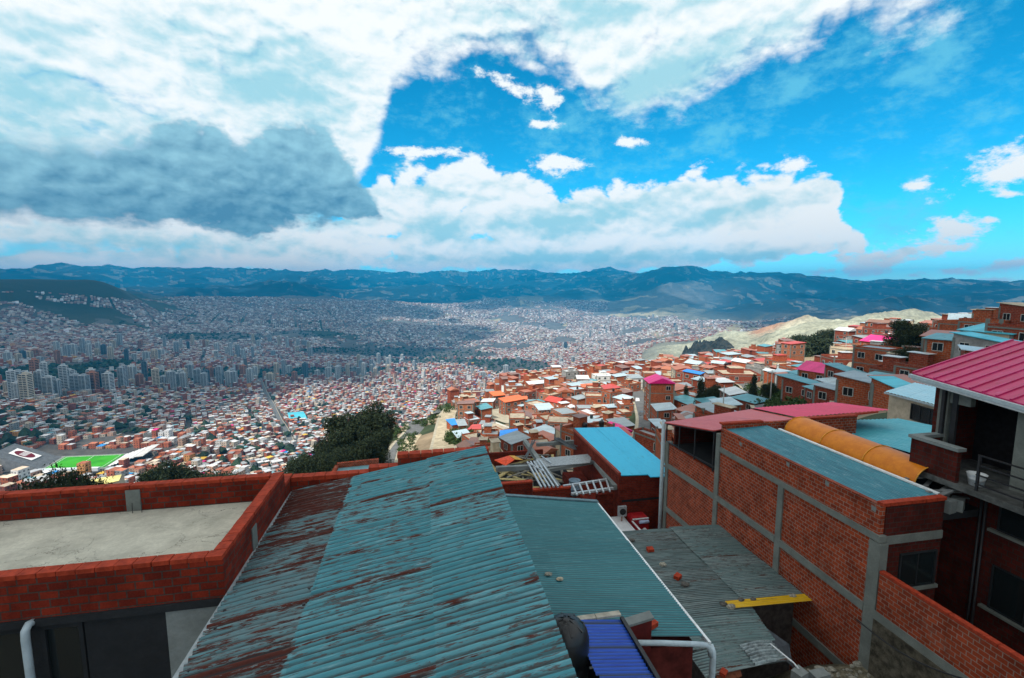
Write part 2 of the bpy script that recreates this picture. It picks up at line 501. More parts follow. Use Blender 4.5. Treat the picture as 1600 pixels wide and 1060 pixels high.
def tin_mat(name, base, alt, rust=(.16, .035, .018), amount=.5, laps=None, along='x', sheet=.84, heavy=None, streak=10.0, rough=.42, wear=(.45, .55, .56), off=0.0, grime_shade=None, fine=1.0):
    """painted corrugated sheet: tint per sheet, streaks along the ridges, rust where the paint has gone"""
    m = NT(name); p = m.pos()
    s = m.n('ShaderNodeSeparateXYZ', Vector=p)
    ac = s.outputs[1] if along == 'x' else s.outputs[0]
    al = s.outputs[0] if along == 'x' else s.outputs[1]
    sc = (1.0, streak, 1.0) if along == 'x' else (streak, 1.0, 1.0)
    pv = m.n('ShaderNodeMapping', Vector=p, Scale=sc).outputs[0]
    col = 0.0
    if laps:
        for L in laps:
            g = m.math('GREATER_THAN', al, L)
            col = g if col == 0.0 else m.math('ADD', col, g)
    sid = m.math('FLOOR', m.math('DIVIDE', m.math('ADD', ac, off), sheet))
    wn = m.n('ShaderNodeTexWhiteNoise', {'noise_dimensions': '2D'}, Vector=m.n('ShaderNodeCombineXYZ', X=sid, Y=col).outputs[0]).outputs[0]
    st = m.noise(pv, 1.1, 6, .65)
    c = m.mix(m.ramp(m.math('ADD', st, m.math('MULTIPLY', m.math('SUBTRACT', wn, .5), .35)), .25, .75), base, alt)
    w2 = m.noise(pv, 2.3, 5, .7)
    c = m.mix(m.math('MULTIPLY', m.ramp(w2, .52, .72), .5), c, wear)
    dk = m.noise(pv, 1.9, 4, .6, out=0)
    c = m.mix(m.math('MULTIPLY', m.ramp(dk, .58, .75), .45), c, tuple(x * .35 for x in base))
    # rust: long blotches, more on some sheets and near their laps
    fr = m.math('FRACT', m.math('DIVIDE', m.math('ADD', ac, off), sheet))
    edge = m.ramp(m.math('ABSOLUTE', m.math('SUBTRACT', fr, .5)), .36, .5)
    big = m.noise(p, .8, 4, .6)
    rn = m.noise(m.n('ShaderNodeMapping', Vector=p, Scale=(sc[0] * .9 * fine, sc[1] * .8 * fine, 1), Location=(3.1, 1.7, 0)).outputs[0], 1.6, 8, .72)
    fld = m.math('ADD', rn, m.math('ADD', m.math('MULTIPLY', edge, .12), m.math('ADD', m.math('MULTIPLY', m.math('SUBTRACT', big, .5), .22), m.math('MULTIPLY', m.math('SUBTRACT', wn, .5), .16))))
    if heavy is not None:
        hv = m.ramp(al, heavy - .03, heavy + .03, .125, 0.0)
        fld = m.math('ADD', fld, hv)
    t = .74 - .16 * amount
    if heavy is not None:
        c = m.mix(m.math('MULTIPLY', m.ramp(al, heavy - .02, heavy + .02, .62, 0.0), m.ramp(st, .3, .6, .5, 1.0)), c, (.125, .165, .17))
    fl = m.noise(m.n('ShaderNodeMapping', Vector=p, Scale=(sc[0] * 2.2, sc[1] * 1.5, 1), Location=(7.7, 2.2, 0)).outputs[0], 1.9, 6, .68)
    fl = m.math('ADD', fl, m.math('MULTIPLY', m.math('SUBTRACT', big, .5), .28))
    flm = m.ramp(fl, .56, .605)
    rm = m.ramp(fld, t, t + .035)
    rcol = m.mix(m.noise(p, 21, 4, .7), tuple(x * .45 for x in rust), tuple(min(1, x * 1.7) for x in rust))
    halo = m.math('MULTIPLY', m.ramp(fld, t - .06, t + .01), .45)
    if amount > .05:
        c = m.mix(halo, c, (.13, .13, .12))
        c = m.mix(rm, c, rcol)
        c = m.mix(m.math('MULTIPLY', flm, min(1.0, amount * 1.1)), c, m.mix(m.noise(p, 17, 3, .7), (.040, .022, .018), (.11, .075, .066)))
    if grime_shade:                 # shade and dirt of troughs and sheet laps, painted as dark lines
        y0, pitch, depth = grime_shade
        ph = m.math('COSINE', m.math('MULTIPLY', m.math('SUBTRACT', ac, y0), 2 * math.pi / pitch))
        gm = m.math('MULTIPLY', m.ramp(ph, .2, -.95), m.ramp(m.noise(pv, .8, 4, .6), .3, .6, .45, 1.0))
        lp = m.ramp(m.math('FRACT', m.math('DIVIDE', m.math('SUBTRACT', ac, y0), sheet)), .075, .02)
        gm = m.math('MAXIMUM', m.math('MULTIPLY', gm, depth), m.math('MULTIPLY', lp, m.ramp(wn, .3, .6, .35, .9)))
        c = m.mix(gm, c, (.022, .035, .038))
    if amount <= .05: rm = 0.0
    m.bump(m.noise(p, 45, 3), .12, .01)
    rg = m.ramp(rm, 0, 1, rough, .95)
    return m.fin(c, rg, .4)


def conc_mat(name, col, cracks=False, stain=.5):
    m = NT(name); p = m.pos()
    n = m.noise(p, 1.6, 8, .7); f = m.noise(p, 24, 5, .65)
    c = m.mix(m.ramp(n, .3, .7), tuple(x * (1 - stain * .7) for x in col), col)
    c = m.mix(m.math('MULTIPLY', m.ramp(f, .35, .65), .35), c, tuple(x * .62 for x in col))
    if cracks:
        w = m.n('ShaderNodeMapping', Vector=p, Scale=(.75, 1.5, 1), Rotation=(0, 0, .5)).outputs[0]
        wv = m.n('ShaderNodeVectorMath', {'operation': 'ADD'}, i0=w, i1=m.n('ShaderNodeVectorMath', {'operation': 'SCALE'}, i0=m.noise(p, 2.2, 5, .7, out=1), Scale=.8).outputs[0]).outputs[0]
        vo = m.n('ShaderNodeTexVoronoi', {'feature': 'DISTANCE_TO_EDGE'}, Vector=wv, Scale=1.7)
        ck = m.ramp(vo.outputs[0], .0, .022, 1, 0)
        br = m.ramp(m.noise(p, .9, 5, .6), .42, .6)
        c = m.mix(m.math('MULTIPLY', m.math('MULTIPLY', ck, br), .8), c, (.09, .09, .08))
        pv = m.n('ShaderNodeMapping', Vector=p, Scale=(1.2, 5, 1), Rotation=(0, 0, .45)).outputs[0]
        c = m.mix(m.math('MULTIPLY', m.ramp(m.noise(pv, 1.3, 7, .7), .55, .7), .5), c, tuple(x * .55 for x in col))
    m.bump(m.math('ADD', m.noise(p, 9, 6, .7), m.math('MULTIPLY', f, .4)), .5, .03)
    return m.fin(c, .92, .15)


BRICK = brick_mat('red_hollow_brick', (.235, .026, .0105), (.13, .014, .007), (.075, .05, .04), bw=.215, bh=.11, ms=.010, dirt=.25)
BRICK_O = brick_mat('orange_hollow_brick', (.39, .064, .021), (.225, .033, .012), (.30, .23, .18), bw=.23, bh=.132, ms=.011)
BRICK_D = brick_mat('dark_and_shaded_brick', (.10, .014, .009), (.065, .011, .007), (.045, .035, .03))  # own dark brick, and shade painted into one front wall
COPING = plain('coping_brick', (.34, .042, .016), .8, .2, .3, 9, .3)
CONC = conc_mat('concrete', (.22, .24, .215))
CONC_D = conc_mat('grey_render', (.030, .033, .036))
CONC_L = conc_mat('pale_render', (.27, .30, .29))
SLAB = conc_mat('screed_slab', (.64, .62, .51), True, .58)
GLASS = NT('dark_window_glass').fin((.012, .016, .017), .08, .5)
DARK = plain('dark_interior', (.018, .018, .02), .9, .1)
WHITE = plain('white_paint', (.74, .78, .78), .5, .4, .12)
PVC = plain('grey_plastic_pipe', (.42, .50, .53), .4, .4, .12)
STEEL = plain('galvanised_steel', (.42, .46, .48), .4, .5, .3, 12, metal=.3)
IRON = plain('black_iron', (.02, .02, .022), .5, .4)
STONE = plain('field_stone', (.28, .27, .22), .95, .1, .45, 14, .5)
WOOD = plain('weathered_wood', (.20, .16, .12), .9, .1, .4, 10, .3)


def coping(mb, a, b, z, w=.2, h=.085, ln=.25, mi=0):
    """a row of single bricks laid along the top of a wall, with open joints"""
    a = np.array(a, float); b = np.array(b, float); n = max(1, int(round(np.linalg.norm(b - a) / ln)))
    d = (b - a) / n; rz = math.atan2(d[1], d[0]); L = np.linalg.norm(d)
    for i in range(n):
        c = a + d * (i + .5)
        mb.rbox((c[0] + random.uniform(-.004, .004), c[1] + random.uniform(-.004, .004), z + random.uniform(0, .003)), L - .007 - random.uniform(0, .007), w + random.uniform(-.006, .004), h, rz + random.uniform(-.012, .012), mi=mi)


def window(parent, c, w, h, normal, frame=None, depth=.06, bars=1, pane=None):
    """window part with its pane as a sub-part; c = centre in world, normal = outward (x,y)"""
    nx, ny = normal; rz = math.atan2(ny, nx) + math.pi / 2
    tx, ty = math.cos(rz), math.sin(rz)
    fm = MB()
    def bx(du, dz, sw, sh, out, th):
        cc = (c[0] + tx * du + nx * out, c[1] + ty * du + ny * out, c[2] + dz - sh / 2)
        return cc, sw, th, sh
    fr = .05
    for du, dz, sw, sh in ((0, h / 2 - fr / 2, w, fr), (0, -h / 2 + fr / 2, w, fr), (-w / 2 + fr / 2, 0, fr, h - 2 * fr), (w / 2 - fr / 2, 0, fr, h - 2 * fr)):
        cc, a, t, b = bx(du, dz, sw, sh, depth / 2, depth)
        fm.rbox(cc, a, t, b, rz)
    for k in range(bars):
        cc, a, t, b = bx(-w / 2 + w * (k + 1) / (bars + 1), 0, .035, h - 2 * fr, depth / 2 - .004, depth * .6)
        fm.rbox(cc, a, t, b, rz)
    o = fm.build('window', frame or IRON, parent)
    cc, a, t, b = bx(0, 0, w - 2 * fr, h - 2 * fr, depth * .25, .02)
    MB().rbox(cc, a, t, b, rz).build('pane', pane or GLASS, o)
    return o

# ================================================================== FOREGROUND
# ---- flat roofed brick house at the left: screed terrace inside a brick parapet
T = thing('flat_roof_house', 'brick house with a pale cracked concrete terrace inside a low red brick parapet', 'house', (-8, 8, -14))
MB().box(-14, -2.90, 6.68, 9.19, -4.4, -4.075).build('terrace_slab', SLAB, T)
w = MB()
w.box(-14, -2.71, 6.5, 6.66, -4.2, -3.665)
w.box(-2.88, -2.71, 6.66, 9.2, -4.9, -3.665)
w.box(-14, -2.71, 9.2, 9.36, -4.9, -3.665)
w.build('parapet', BRICK, T)
w = MB(); coping(w, (-14, 6.58), (-2.71, 6.58), -3.663, .165, .06, .215); w.build('coping', COPING, T)
w = MB(); coping(w, (-2.795, 6.67), (-2.795, 9.19), -3.663, .165, .06, .215); w.build('coping', COPING, T)
w = MB(); coping(w, (-14, 9.28), (-2.71, 9.28), -3.663, .165, .06, .215); w.build('coping', COPING, T)
MB().box(-5.33, -5.10, 9.18, 9.2, -4.08, -3.68).build('render_patch', CONC, T)
MB().box(-2.708, -2.695, 7.55, 7.75, -4.3, -3.8).build('render_patch', CONC, T)
for x in (-4.10, -4.0, -5.05, -5.2):
    yy = 6.75 if x > -5 else 9.1
    MB().tube([(x, yy, -4.12), (x + .01, yy, -4.075 + random.uniform(.1, .2) + (.3 if x > -5 else 0))], .006, 6).build('rebar', IRON, T)
MB().box(-14, -2.72, 6.47, 6.66, -4.3, -4.205).build('ledge', CONC_D, T)
w = MB()
w.box(-4.41, -3.46, 6.54, 6.66, -14, -4.305)
w.box(-14, -6.0, 6.54, 6.66, -14, -4.305)
w.box(-6.0, -4.41, 6.55, 6.66, -14, -5.9)
w.box(-14, -2.75, 6.68, 9.15, -14, -4.42)
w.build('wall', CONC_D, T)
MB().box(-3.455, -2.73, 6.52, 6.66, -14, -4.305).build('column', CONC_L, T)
for xa, xb in ((-6.0, -5.03), (-4.9, -4.42)):
    window(T, ((xa + xb) / 2, 6.58, -5.12), xb - xa - .01, 1.56, (0, -1), CONC_D, .05, 0)
MB().box(-5.03, -4.9, 6.55, 6.66, -5.9, -4.305).build('mullion_pier', CONC_D, T)
q = [(-4.93, 6.52, -4.25), (-4.94, 6.44, -4.23), (-4.945, 6.39, -4.28), (-4.945, 6.38, -4.38), (-4.93, 6.37, -12)]
MB().tube(q, .045, 14).build('drainpipe', PVC, T)

w = MB(); w.box(-2.88, -2.71, 9.365, 9.93, -4.9, -3.92); w.build('parapet', BRICK, T)
w = MB(); coping(w, (-2.795, 9.37), (-2.795, 9.92), -3.917, .165, .06, .215); w.build('coping', COPING, T)

# ---- house under the big rusty sheet roof
RUSTY = tin_mat('rusty_teal_sheet', (.028, .205, .25), (.085, .295, .34), rust=(.070, .016, .010), amount=.80, laps=(-1.45, .05), heavy=-1.5, sheet=.84, streak=15, grime_shade=(2.2, .105, .97), fine=1.7, wear=(.30, .48, .52))
M = thing('sheet_roof_house', 'house under a big rusty turquoise corrugated roof with stepped brick gable wall', 'house', (-.8, 6.5, -14))
def mz(x): return -4.16 + (x + 2.66) / 3.93 * .66
w = MB()
for k, (xa, xb) in enumerate(((-2.66, -1.42), (-1.48, .09), (.03, 1.27))):
    za, zb = mz(xa) + .012 * k, mz(xb) + .012 * k
    w.corr((xa, 2.2, za), (xb - xa, 0, zb - za), (0, 7.5, 0), .105, .022, 8, .09, 5, 0, .012, 30 + k, .007, .024)
rs = random.Random(3)
for xs in (-2.55, -1.53, -.7, .1, .65, 1.2):      # roofing screws on the ridges
    for i in range(24):
        y = 2.2 + (3 * i + 1) * .105
        if y < 9.6:
            w.rbox((xs + rs.uniform(-.012, .012), y, mz(xs) + .022), .034, .034, .016, rs.uniform(0, 1), mi=1)
w.build('roof', [RUSTY, IRON], M)
w = MB()
w.box(-2.71, -2.64, 2.2, 9.72, -4.26, -4.165)
w.build('gutter', plain('zinc_flashing', (.30, .35, .37), .6, .4), M)
w = MB()
for x in (-2.5, -1.45, 0, 1.2):
    w.bar((x, 2.3, mz(x) - .1), (x, 9.6, mz(x) - .1), .07, .1)
w.build('purlin', WOOD, M)
w = MB()
w.box(-2.705, -1.17, 9.73, 9.93, -5.3, -3.97)
w.box(-1.17, -.585, 9.73, 9.93, -5.3, -3.875)
w.box(-.585, 1.33, 9.73, 9.93, -5.3, -3.635)
w.build('parapet', BRICK, M)
w = MB(); coping(w, (-2.70, 9.83), (-1.17, 9.83), -3.967, ln=.235); w.build('coping', COPING, M)
w = MB(); coping(w, (-1.19, 9.83), (-.585, 9.83), -3.872, ln=.235); w.build('coping', COPING, M)
w = MB(); coping(w, (-.60, 9.83), (1.35, 9.83), -3.632, ln=.235); w.build('coping', COPING, M)
w = MB()
w.box(1.0, 1.16, 2.2, 9.72, -14, -3.72)
w.box(-2.62, 1.0, 9.5, 9.72, -14, -4.6)
w.build('wall', CONC_D, M)

# ---- lower house with the plain teal corrugated roof
TEAL = tin_mat('teal_sheet', (.016, .155, .18), (.034, .20, .225), amount=.0, laps=(3.0,), sheet=.608, streak=14, wear=(.14, .34, .36), grime_shade=(7.95, .076, .7))
B2 = thing('sheet_roof_house', 'low house with clean plain teal corrugated roof and a white edge gutter', 'house', (3.5, 11, -15))
def bz(x): return -7.2 + (5.55 - x) * .155
w = MB()
for k, (xa, xb) in enumerate(((1.2, 3.02), (2.96, 5.55))):
    w.corr((xa, 7.95, bz(xa) - .01 * k), (xb - xa, 0, bz(xb) - bz(xa)), (0, 6.15, 0), .076, .011, 8, .06, 4, 0, .0, 50 + k, .003)
w.build('roof', TEAL, B2)
w = MB()
w.slab([(1.2, 14.0, bz(1.2) + .05), (5.6, 14.0, bz(5.6) + .05), (5.6, 14.18, bz(5.6) + .03), (1.2, 14.18, bz(1.2) + .03)], .05)
w.build('ridge_cap', plain('dark_teal_flashing', (.10, .17, .19), .6, .4), B2)
w = MB()
w.box(5.55, 5.605, 7.8, 14.1, -7.30, -7.205)
w.build('gutter', WHITE, B2)
w = MB()
w.tube([(5.6, 7.82, -7.28), (5.6, 7.72, -7.36), (5.59, 7.7, -7.5), (5.59, 7.7, -14.5)], .06, 12)
w.build('downpipe', PVC, B2)
w = MB()
w.box(1.3, 5.4, 8.1, 13.95, -15.5, -7.42)
w.build('wall', plain('dark_red_render', (.10, .02, .016), .9, .1, .4, 3), B2)
for lab, x, y, s, sd, mt in (('dark flat stone lying on the plain teal roof, beside the pale one', 2.75, 9.87, .085, 1, STONE), ('pale broken stone on the plain teal roof beside a dark flat stone', 2.97, 9.70, .08, 2, plain('pale_stone', (.42, .36, .26), .9, .1, .3, 12, .4)), ('small single reddish stone near the lower left of the plain teal roof', 2.30, 9.0, .065, 3, plain('reddish_stone', (.34, .22, .16), .9, .1, .3, 12, .4))):
    o = thing('roof_stone', lab, 'stone', (x, y, bz(x) + .01), 'stones on the teal roof')
    MB().rock((x, y, bz(x) + .05), s * 1.2, s * .8, s * .55, sd).build('stone', mt, o)

# ---- black water tank
TK = thing('water_tank', 'black plastic water tank with a ribbed domed lid, beside the blue roof', 'water tank', (2.42, 7.2, -8.4))
BLK = plain('black_plastic', (.012, .014, .015), .38, .5, .2)
tc = (2.30, 7.08, -5.98)
MB().lathe(tc, [(.0, -1.3), (.37, -1.3), (.385, -1.25), (.385, -.9), (.365, -.87), (.365, -.83), (.385, -.8), (.385, -.45), (.365, -.42), (.365, -.38), (.39, -.35), (.39, -.02), (.36, .05)], 32).build('body', BLK, TK)
w = MB().lathe(tc, [(.372, .04), (.36, .09), (.28, .2), (.17, .27), (.06, .3), (0, .305)], 32)
for k in range(8):
    a = k * math.pi / 4
    w.bar((tc[0] + .06 * math.cos(a), tc[1] + .06 * math.sin(a), tc[2] + .305), (tc[0] + .3 * math.cos(a), tc[1] + .3 * math.sin(a), tc[2] + .185), .03, .03)
w.build('lid', BLK, TK)
MB().box(1.9, 2.72, 6.66, 7.5, -14, -7.28).build('stand', CONC_D, TK)
MB().tube([(2.66, 6.9, -6.5), (2.84, 6.88, -6.48), (2.86, 6.87, -6.55), (2.86, 6.87, -7.2), (2.66, 6.88, -7.22)], .022, 8).build('outlet_pipe', WHITE, TK)

# ---- little shed with the bright blue roof
BLUE = tin_mat('blue_sheet', (.004, .05, .42), (.01, .09, .52), amount=.0, sheet=.6, grime_shade=(5.2, .076, .6), streak=12, wear=(.05, .2, .6))
S = thing('garden_shed', 'small lean-to with a bright cobalt blue corrugated roof beside a black tank', 'shed', (3.1, 6.9, -14))
MB().corr((2.62, 5.2, -6.22), (.95, 0, -.14), (0, 2.5, 0), .076, .012, 8, .05, 3, 0, 0, 71, .002).build('roof', BLUE, S)
w = MB(); w.box(3.57, 3.64, 5.2, 7.72, -6.46, -6.30); w.build('edge_gutter', IRON, S)
w = MB(); coping(w, (2.6, 7.78), (3.6, 7.78), -6.30, .12, .04, .4); w.build('flashing', plain('pale_flashing', (.40, .37, .30), .8), S)
w = MB(); w.box(2.9, 3.5, 5.3, 7.6, -14, -6.5); w.build('wall', CONC_D, S)
# maroon wall with a pale coping, and the white pipe across it
W2 = thing('garden_wall', 'short maroon painted wall end with a pale concrete cap, behind white pipe', 'wall', (4.1, 7.85, -14))
w = MB(); w.poly([(3.66, 7.80, -14), (4.28, 7.80, -14), (4.28, 7.80, -6.52), (3.66, 7.80, -6.62), (3.66, 7.94, -14), (4.28, 7.94, -14), (4.28, 7.94, -6.52), (3.66, 7.94, -6.62)], [(0, 1, 2, 3), (7, 6, 5, 4), (1, 5, 6, 2), (4, 0, 3, 7), (3, 2, 6, 7)])
w.build('wall', plain('maroon_paint', (.11, .013, .012), .8, .2, .3, 3), W2)
MB().slab([(3.64, 7.77, -6.57), (4.31, 7.77, -6.46), (4.31, 7.97, -6.46), (3.64, 7.97, -6.57)], .05).build('cap', CONC_L, W2)
o = thing('brick', 'single orange brick lying on the teal roof corner beside the maroon wall', 'brick', (4.5, 8.2, -7.0))
MB().rbox((4.5, 8.2, bz(4.5) + .02), .24, .14, .1, .4).build('brick', COPING, o)
PP = thing('drain_pipe', 'pale plastic pipe running level from the blue shed to the roof corner', 'pipe', (4.6, 7.6, -7.0))
MB().tube([(3.68, 7.55, -6.72), (4.4, 7.6, -6.88), (5.2, 7.66, -7.08), (5.42, 7.68, -7.15), (5.5, 7.69, -7.27), (5.54, 7.70, -7.42)], .05, 12).build('pipe', PVC, PP)
o = thing('plank', 'pale plank leaning in the dark gap below the maroon wall', 'plank', (4.4, 7.2, -9))
MB().bar((4.02, 7.5, -7.9), (4.35, 6.4, -8.1), .14, .03).build('board', CONC_L, o)
o = thing('concrete_post', 'pale wedge of concrete beside the foot of the black tank', 'post', (2.85, 6.3, -9))
MB().rbox((2.86, 6.35, -9.5), .2, .3, 2.2, .1, taper=.7).build('post', CONC_L, o)

# ---- grey shed roof of patched old sheets, weighed down with stones
GREY = tin_mat('old_grey_sheet', (.12, .20, .20), (.23, .29, .285), rust=(.09, .032, .018), amount=.55, grime_shade=(13.0, .085, .9), fine=1.6, laps=(10.55,), sheet=.68, streak=8, rough=.6, wear=(.30, .36, .35))
G3 = thing('shed', 'old shed with a patched grey sheet roof beside the tall brick wall', 'shed', (10.8, 15, -15.5))
w = MB()
w.corr((8.2, 12.55, -10.62), (2.4, 0, -.12), (0, 5.4, .0), .085, .011, 8, .09, 5, 0, .03, 80, .014)
w.corr((10.52, 13.0, -10.71), (2.46, 0, -.14), (0, 5.05, 0), .085, .011, 8, .09, 5, 0, .03, 81, .014)
w.corr((7.2, 11.5, -10.80), (3.3, 0, -.14), (.1, 1.15, .16), .085, .012, 8, .1, 6, 0, .05, 82, .02)
w.corr((7.6, 10.7, -10.98), (2.75, .1, -.05), (-.1, 1.3, .14), .085, .016, 8, .12, 6, 0, .08, 83, .05)
w.build('roof', GREY, G3)
w = MB().corr((9.85, 12.72, -10.66), (3.13, 0, -.15), (0, .36, .0), .12, .012, 8, .05, 4, 0, 0, 84, .004)
w.build('eave_sheet', tin_mat('yellow_sheet', (.62, .36, .012), (.70, .44, .02), amount=.1, sheet=2, streak=6, wear=(.6, .45, .1)), G3)
w = MB()
w.box(8.3, 8.45, 10.8, 17.9, -15.5, -10.95); w.box(8.45, 12.95, 17.75, 17.9, -15.5, -11.05); w.box(9.7, 12.95, 13.5, 13.65, -15.5, -11.05)
w.build('wall', plain('dark_adobe', (.06, .05, .045), .95, .1, .4, 4, .4), G3)  # plain dark wall colour under the sheets
w = MB(); w.slab([(10.5, 12.7, -11.0), (11.35, 11.9, -11.5), (11.0, 11.3, -11.75), (10.4, 11.5, -11.15)], .02)
w.build('loose_sheet', plain('dark_sheet', (.08, .10, .115), .6, .4), G3)
w = MB(); w.corr((9.2, 10.72, -10.94), (1.2, .1, -.05), (-.05, .75, .08), .1, .035, 8, .1, 4, 0, .08, 86, .05)
w.build('crumpled_sheet', plain('bright_zinc', (.30, .36, .37), .45, .5, .5, 5, metal=.3), G3)
w = MB(); w.slab([(7.75, 10.45, -11.0), (8.65, 10.6, -11.0), (8.8, 11.0, -10.93), (8.1, 11.0, -10.93)], .02)
w.build('rusty_plate', plain('brown_rust', (.13, .045, .025), .95, .1, .4, 7, .3), G3)
for lab, x, y, s, kind in (
        ('orange brick on the old grey shed roof, farthest up beside the gutter', 8.75, 16.3, .17, 'b'),
        ('grey cobble on the old grey shed roof below the farthest orange brick', 8.75, 15.3, .15, 's'),
        ('orange brick on the old grey shed roof beside a dark stone', 8.9, 14.5, .17, 'b'),
        ('dark stone on the old grey shed roof touching the nearer orange brick', 8.95, 14.05, .16, 'd'),
        ('dark stone at the left end of the yellow eave sheet, upper of two', 9.68, 12.95, .13, 'd'),
        ('grey stone at the left end of the yellow eave sheet, lower of two', 9.86, 12.80, .14, 's'),
        ('brown stone on the yellow eave sheet, left of the two in its middle', 10.45, 13.08, .12, 'd'),
        ('round dark stone on the yellow eave sheet, right of the two in its middle', 10.9, 13.06, .12, 'd'),
        ('grey stone at the wall end of the yellow eave sheet', 12.45, 13.05, .14, 's'),
        ('dark chunk at the top left corner of the old grey shed roof', 8.35, 17.1, .13, 'd')):
    z = -10.6 - .055 * (x - 8.2)
    o = thing('brick' if kind == 'b' else 'roof_stone', lab, 'brick' if kind == 'b' else 'stone', (x, y, z), 'weights on the old grey shed roof')
    w = MB()
    if kind == 'b': w.rbox((x, y, z), .26, .2, .14, random.uniform(0, 2), .1, jit=.01)
    else: w.rock((x, y, z + s * .35), s * 1.1, s * .85, s * .6, int(x * 100 + y * 10))
    w.build('block' if kind == 'b' else 'stone', COPING if kind == 'b' else STONE if kind == 's' else plain('dark_stone', (.10, .095, .085), .95, .1, .4, 12, .4), o)
for lab, c, sz, rz in (('pale concrete block standing below the crumpled sheet, upper of two', (10.45, 10.5, -11.36), (.36, .3, .3), .3), ('pale concrete block lying beside the standing one near the rubble', (11.05, 10.42, -11.38), (.5, .28, .24), .05), ('loose brown brick on the rusty plate of the shed roof', (8.15, 10.72, -10.97), (.26, .16, .1), .6)):
    o = thing('concrete_block' if 'concrete' in lab else 'brick', lab, 'block' if 'concrete' in lab else 'brick', c)
    w = MB().rbox(c, *sz, rz, jit=.012)
    if 'concrete' in lab: w.rbox((c[0], c[1], c[2] - .8), sz[0] * .8, sz[1] * .8, .79, rz)
    w.build('block', CONC_L if 'concrete' in lab else COPING, o)
o = thing('conduit', 'thin white conduit propped from the shed roof down to the concrete block', 'pipe', (9.5, 10.2, -11))
MB().tube([(10.2, 11.4, -10.9), (10.42, 10.7, -10.98), (10.46, 10.55, -11.05)], .025, 8).build('pipe', WHITE, o)
o = thing('drain_pipe', 'grey pipe lying in the dark pit under the shed roof edge', 'pipe', (9.2, 9.2, -12))
MB().tube([(9.3, 10.6, -11.5), (10.2, 9.9, -12.2)], .06, 10).build('pipe', PVC, o)

# ---- tall brick house with a concrete frame (long wall at x = 13)
G = thing('brick_house', 'long three storey brick house with concrete frame, turquoise, red and orange roofs', 'house', (15, 16, -15.5))
w = MB()
w.box(13.04, 13.2, 10.75, 18.25, -15.5, -6.42)
w.box(13.04, 13.2, 18.45, 22.75, -15.5, -8.62)
MB().box(13.2, 15.3, 10.72, 10.86, -15.5, -6.42).build('wall', BRICK_D, G)  # front wall in darker brick: the neighbouring house's shade put into its colour
w.box(13.2, 20.3, 18.3, 18.46, -15.5, -6.28)
w.box(13.2, 20, 22.6, 22.75, -15.5, -8.6)
w.build('wall', BRICK_O, G)
def beam(mb, a, b, w=.26, h=.26, mi=0): mb.bar(a, b, w, h, mi)
w = MB()
for y, wd, z1 in ((10.79, .36, -7.55), (14.53, .26, -7.45), (18.36, .28, -6.7), (22.75, .3, -8.55)):
    w.box(12.985, 13.26, y - wd / 2, y + wd / 2, -15.5, z1)
w.build('column', CONC, G)
w = MB()
w.bar((13.1, 18.2, -7.36), (13.1, 10.65, -7.42), .25, .2)
w.bar((13.1, 22.6, -9.86), (13.1, 18.5, -9.72), .252, .26); w.bar((13.1, 18.2, -9.68), (13.1, 14.68, -9.66), .252, .26); w.bar((13.1, 14.4, -9.66), (13.1, 10.98, -9.76), .252, .26)
w.bar((13.1, 22.6, -12.34), (13.1, 18.5, -12.2), .25, .26); w.bar((13.1, 18.2, -12.2), (13.1, 10.98, -12.2), .25, .26)
w.bar((13.27, 10.78, -7.5), (15.3, 10.78, -7.5), .2, .25)
w.build('beam', CONC, G)
w = MB()
for y, z in ((16.9, -6.75), (14.3, -6.62), (12.6, -6.62), (10.95, -6.68)):      # mortar dabs under the eave
    w.poly([(13.035, y - .07, z + .13), (13.035, y + .10, z + .15), (13.035, y + .08, z), (13.035, y - .05, z - .03), (13.025, y, z + .06)], [(0, 4, 1), (1, 4, 2), (2, 4, 3), (3, 4, 0)])
w.build('mortar_dab', CONC_L, G)
TEAL2 = tin_mat('weathered_teal_sheet', (.011, .16, .225), (.035, .25, .32), amount=.0, along='y', sheet=.7, grime_shade=(13.02, .1, .6), streak=7, wear=(.30, .45, .48))
w = MB().corr((13.02, 10.9, -6.46), (0, 7.3, 0.0), (2.35, 0, .05), .1, .014, 8, .07, 5, 0, -.02, 90, .006)
w.build('roof', TEAL2, G)
w = MB(); w.bar((15.42, 10.9, -6.37), (15.46, 17.6, -6.38), .12, .05); w.build('flashing', WHITE, G)
w = MB(); coping(w, (13.05, 10.8), (15.35, 10.8), -6.44, .2, .1, .26); w.build('coping', COPING, G)
w = MB(); coping(w, (13.1, 18.38), (15.2, 18.38), -6.27, .24, .08, .26); w.build('coping', COPING, G)
w = MB(); coping(w, (16.9, 18.38), (20.3, 18.38), -6.27, .24, .08, .26); w.build('coping', COPING, G)
RED = tin_mat('faded_red_sheet', (.52, .050, .045), (.62, .085, .07), amount=.0, along='y', sheet=1.6, streak=2, wear=(.65, .25, .2))
MAG = tin_mat('magenta_sheet', (.70, .004, .055), (.80, .008, .08), amount=.0, along='y', sheet=.9, streak=10, wear=(.7, .08, .2))
w = MB(); w.slab([(12.9, 18.6, -6.6), (17.2, 18.6, -6.28), (18.3, 23.0, -7.05), (12.9, 23.0, -7.52)], .05); w.build('terrace_roof', RED, G)
w = MB().corr((17.2, 18.6, -6.22), (1.1, 4.4, -.77), (5.6, .2, .02), .25, .018, 6, .06, 2, 0, 0, 91, .003); w.build('terrace_roof', MAG, G)
w = MB()
for y in (18.7, 20.2, 21.6, 22.9): w.box(13.0, 13.06, y - .03, y + .03, -8.6, -6.65 - (y - 18.6) * .2)
w.bar((13.03, 22.9, -8.58), (13.03, 18.6, -8.36), .07, .07)
w.bar((13.03, 22.9, -7.6), (13.03, 18.6, -6.68), .06, .08)
w.build('terrace_rail', IRON, G)
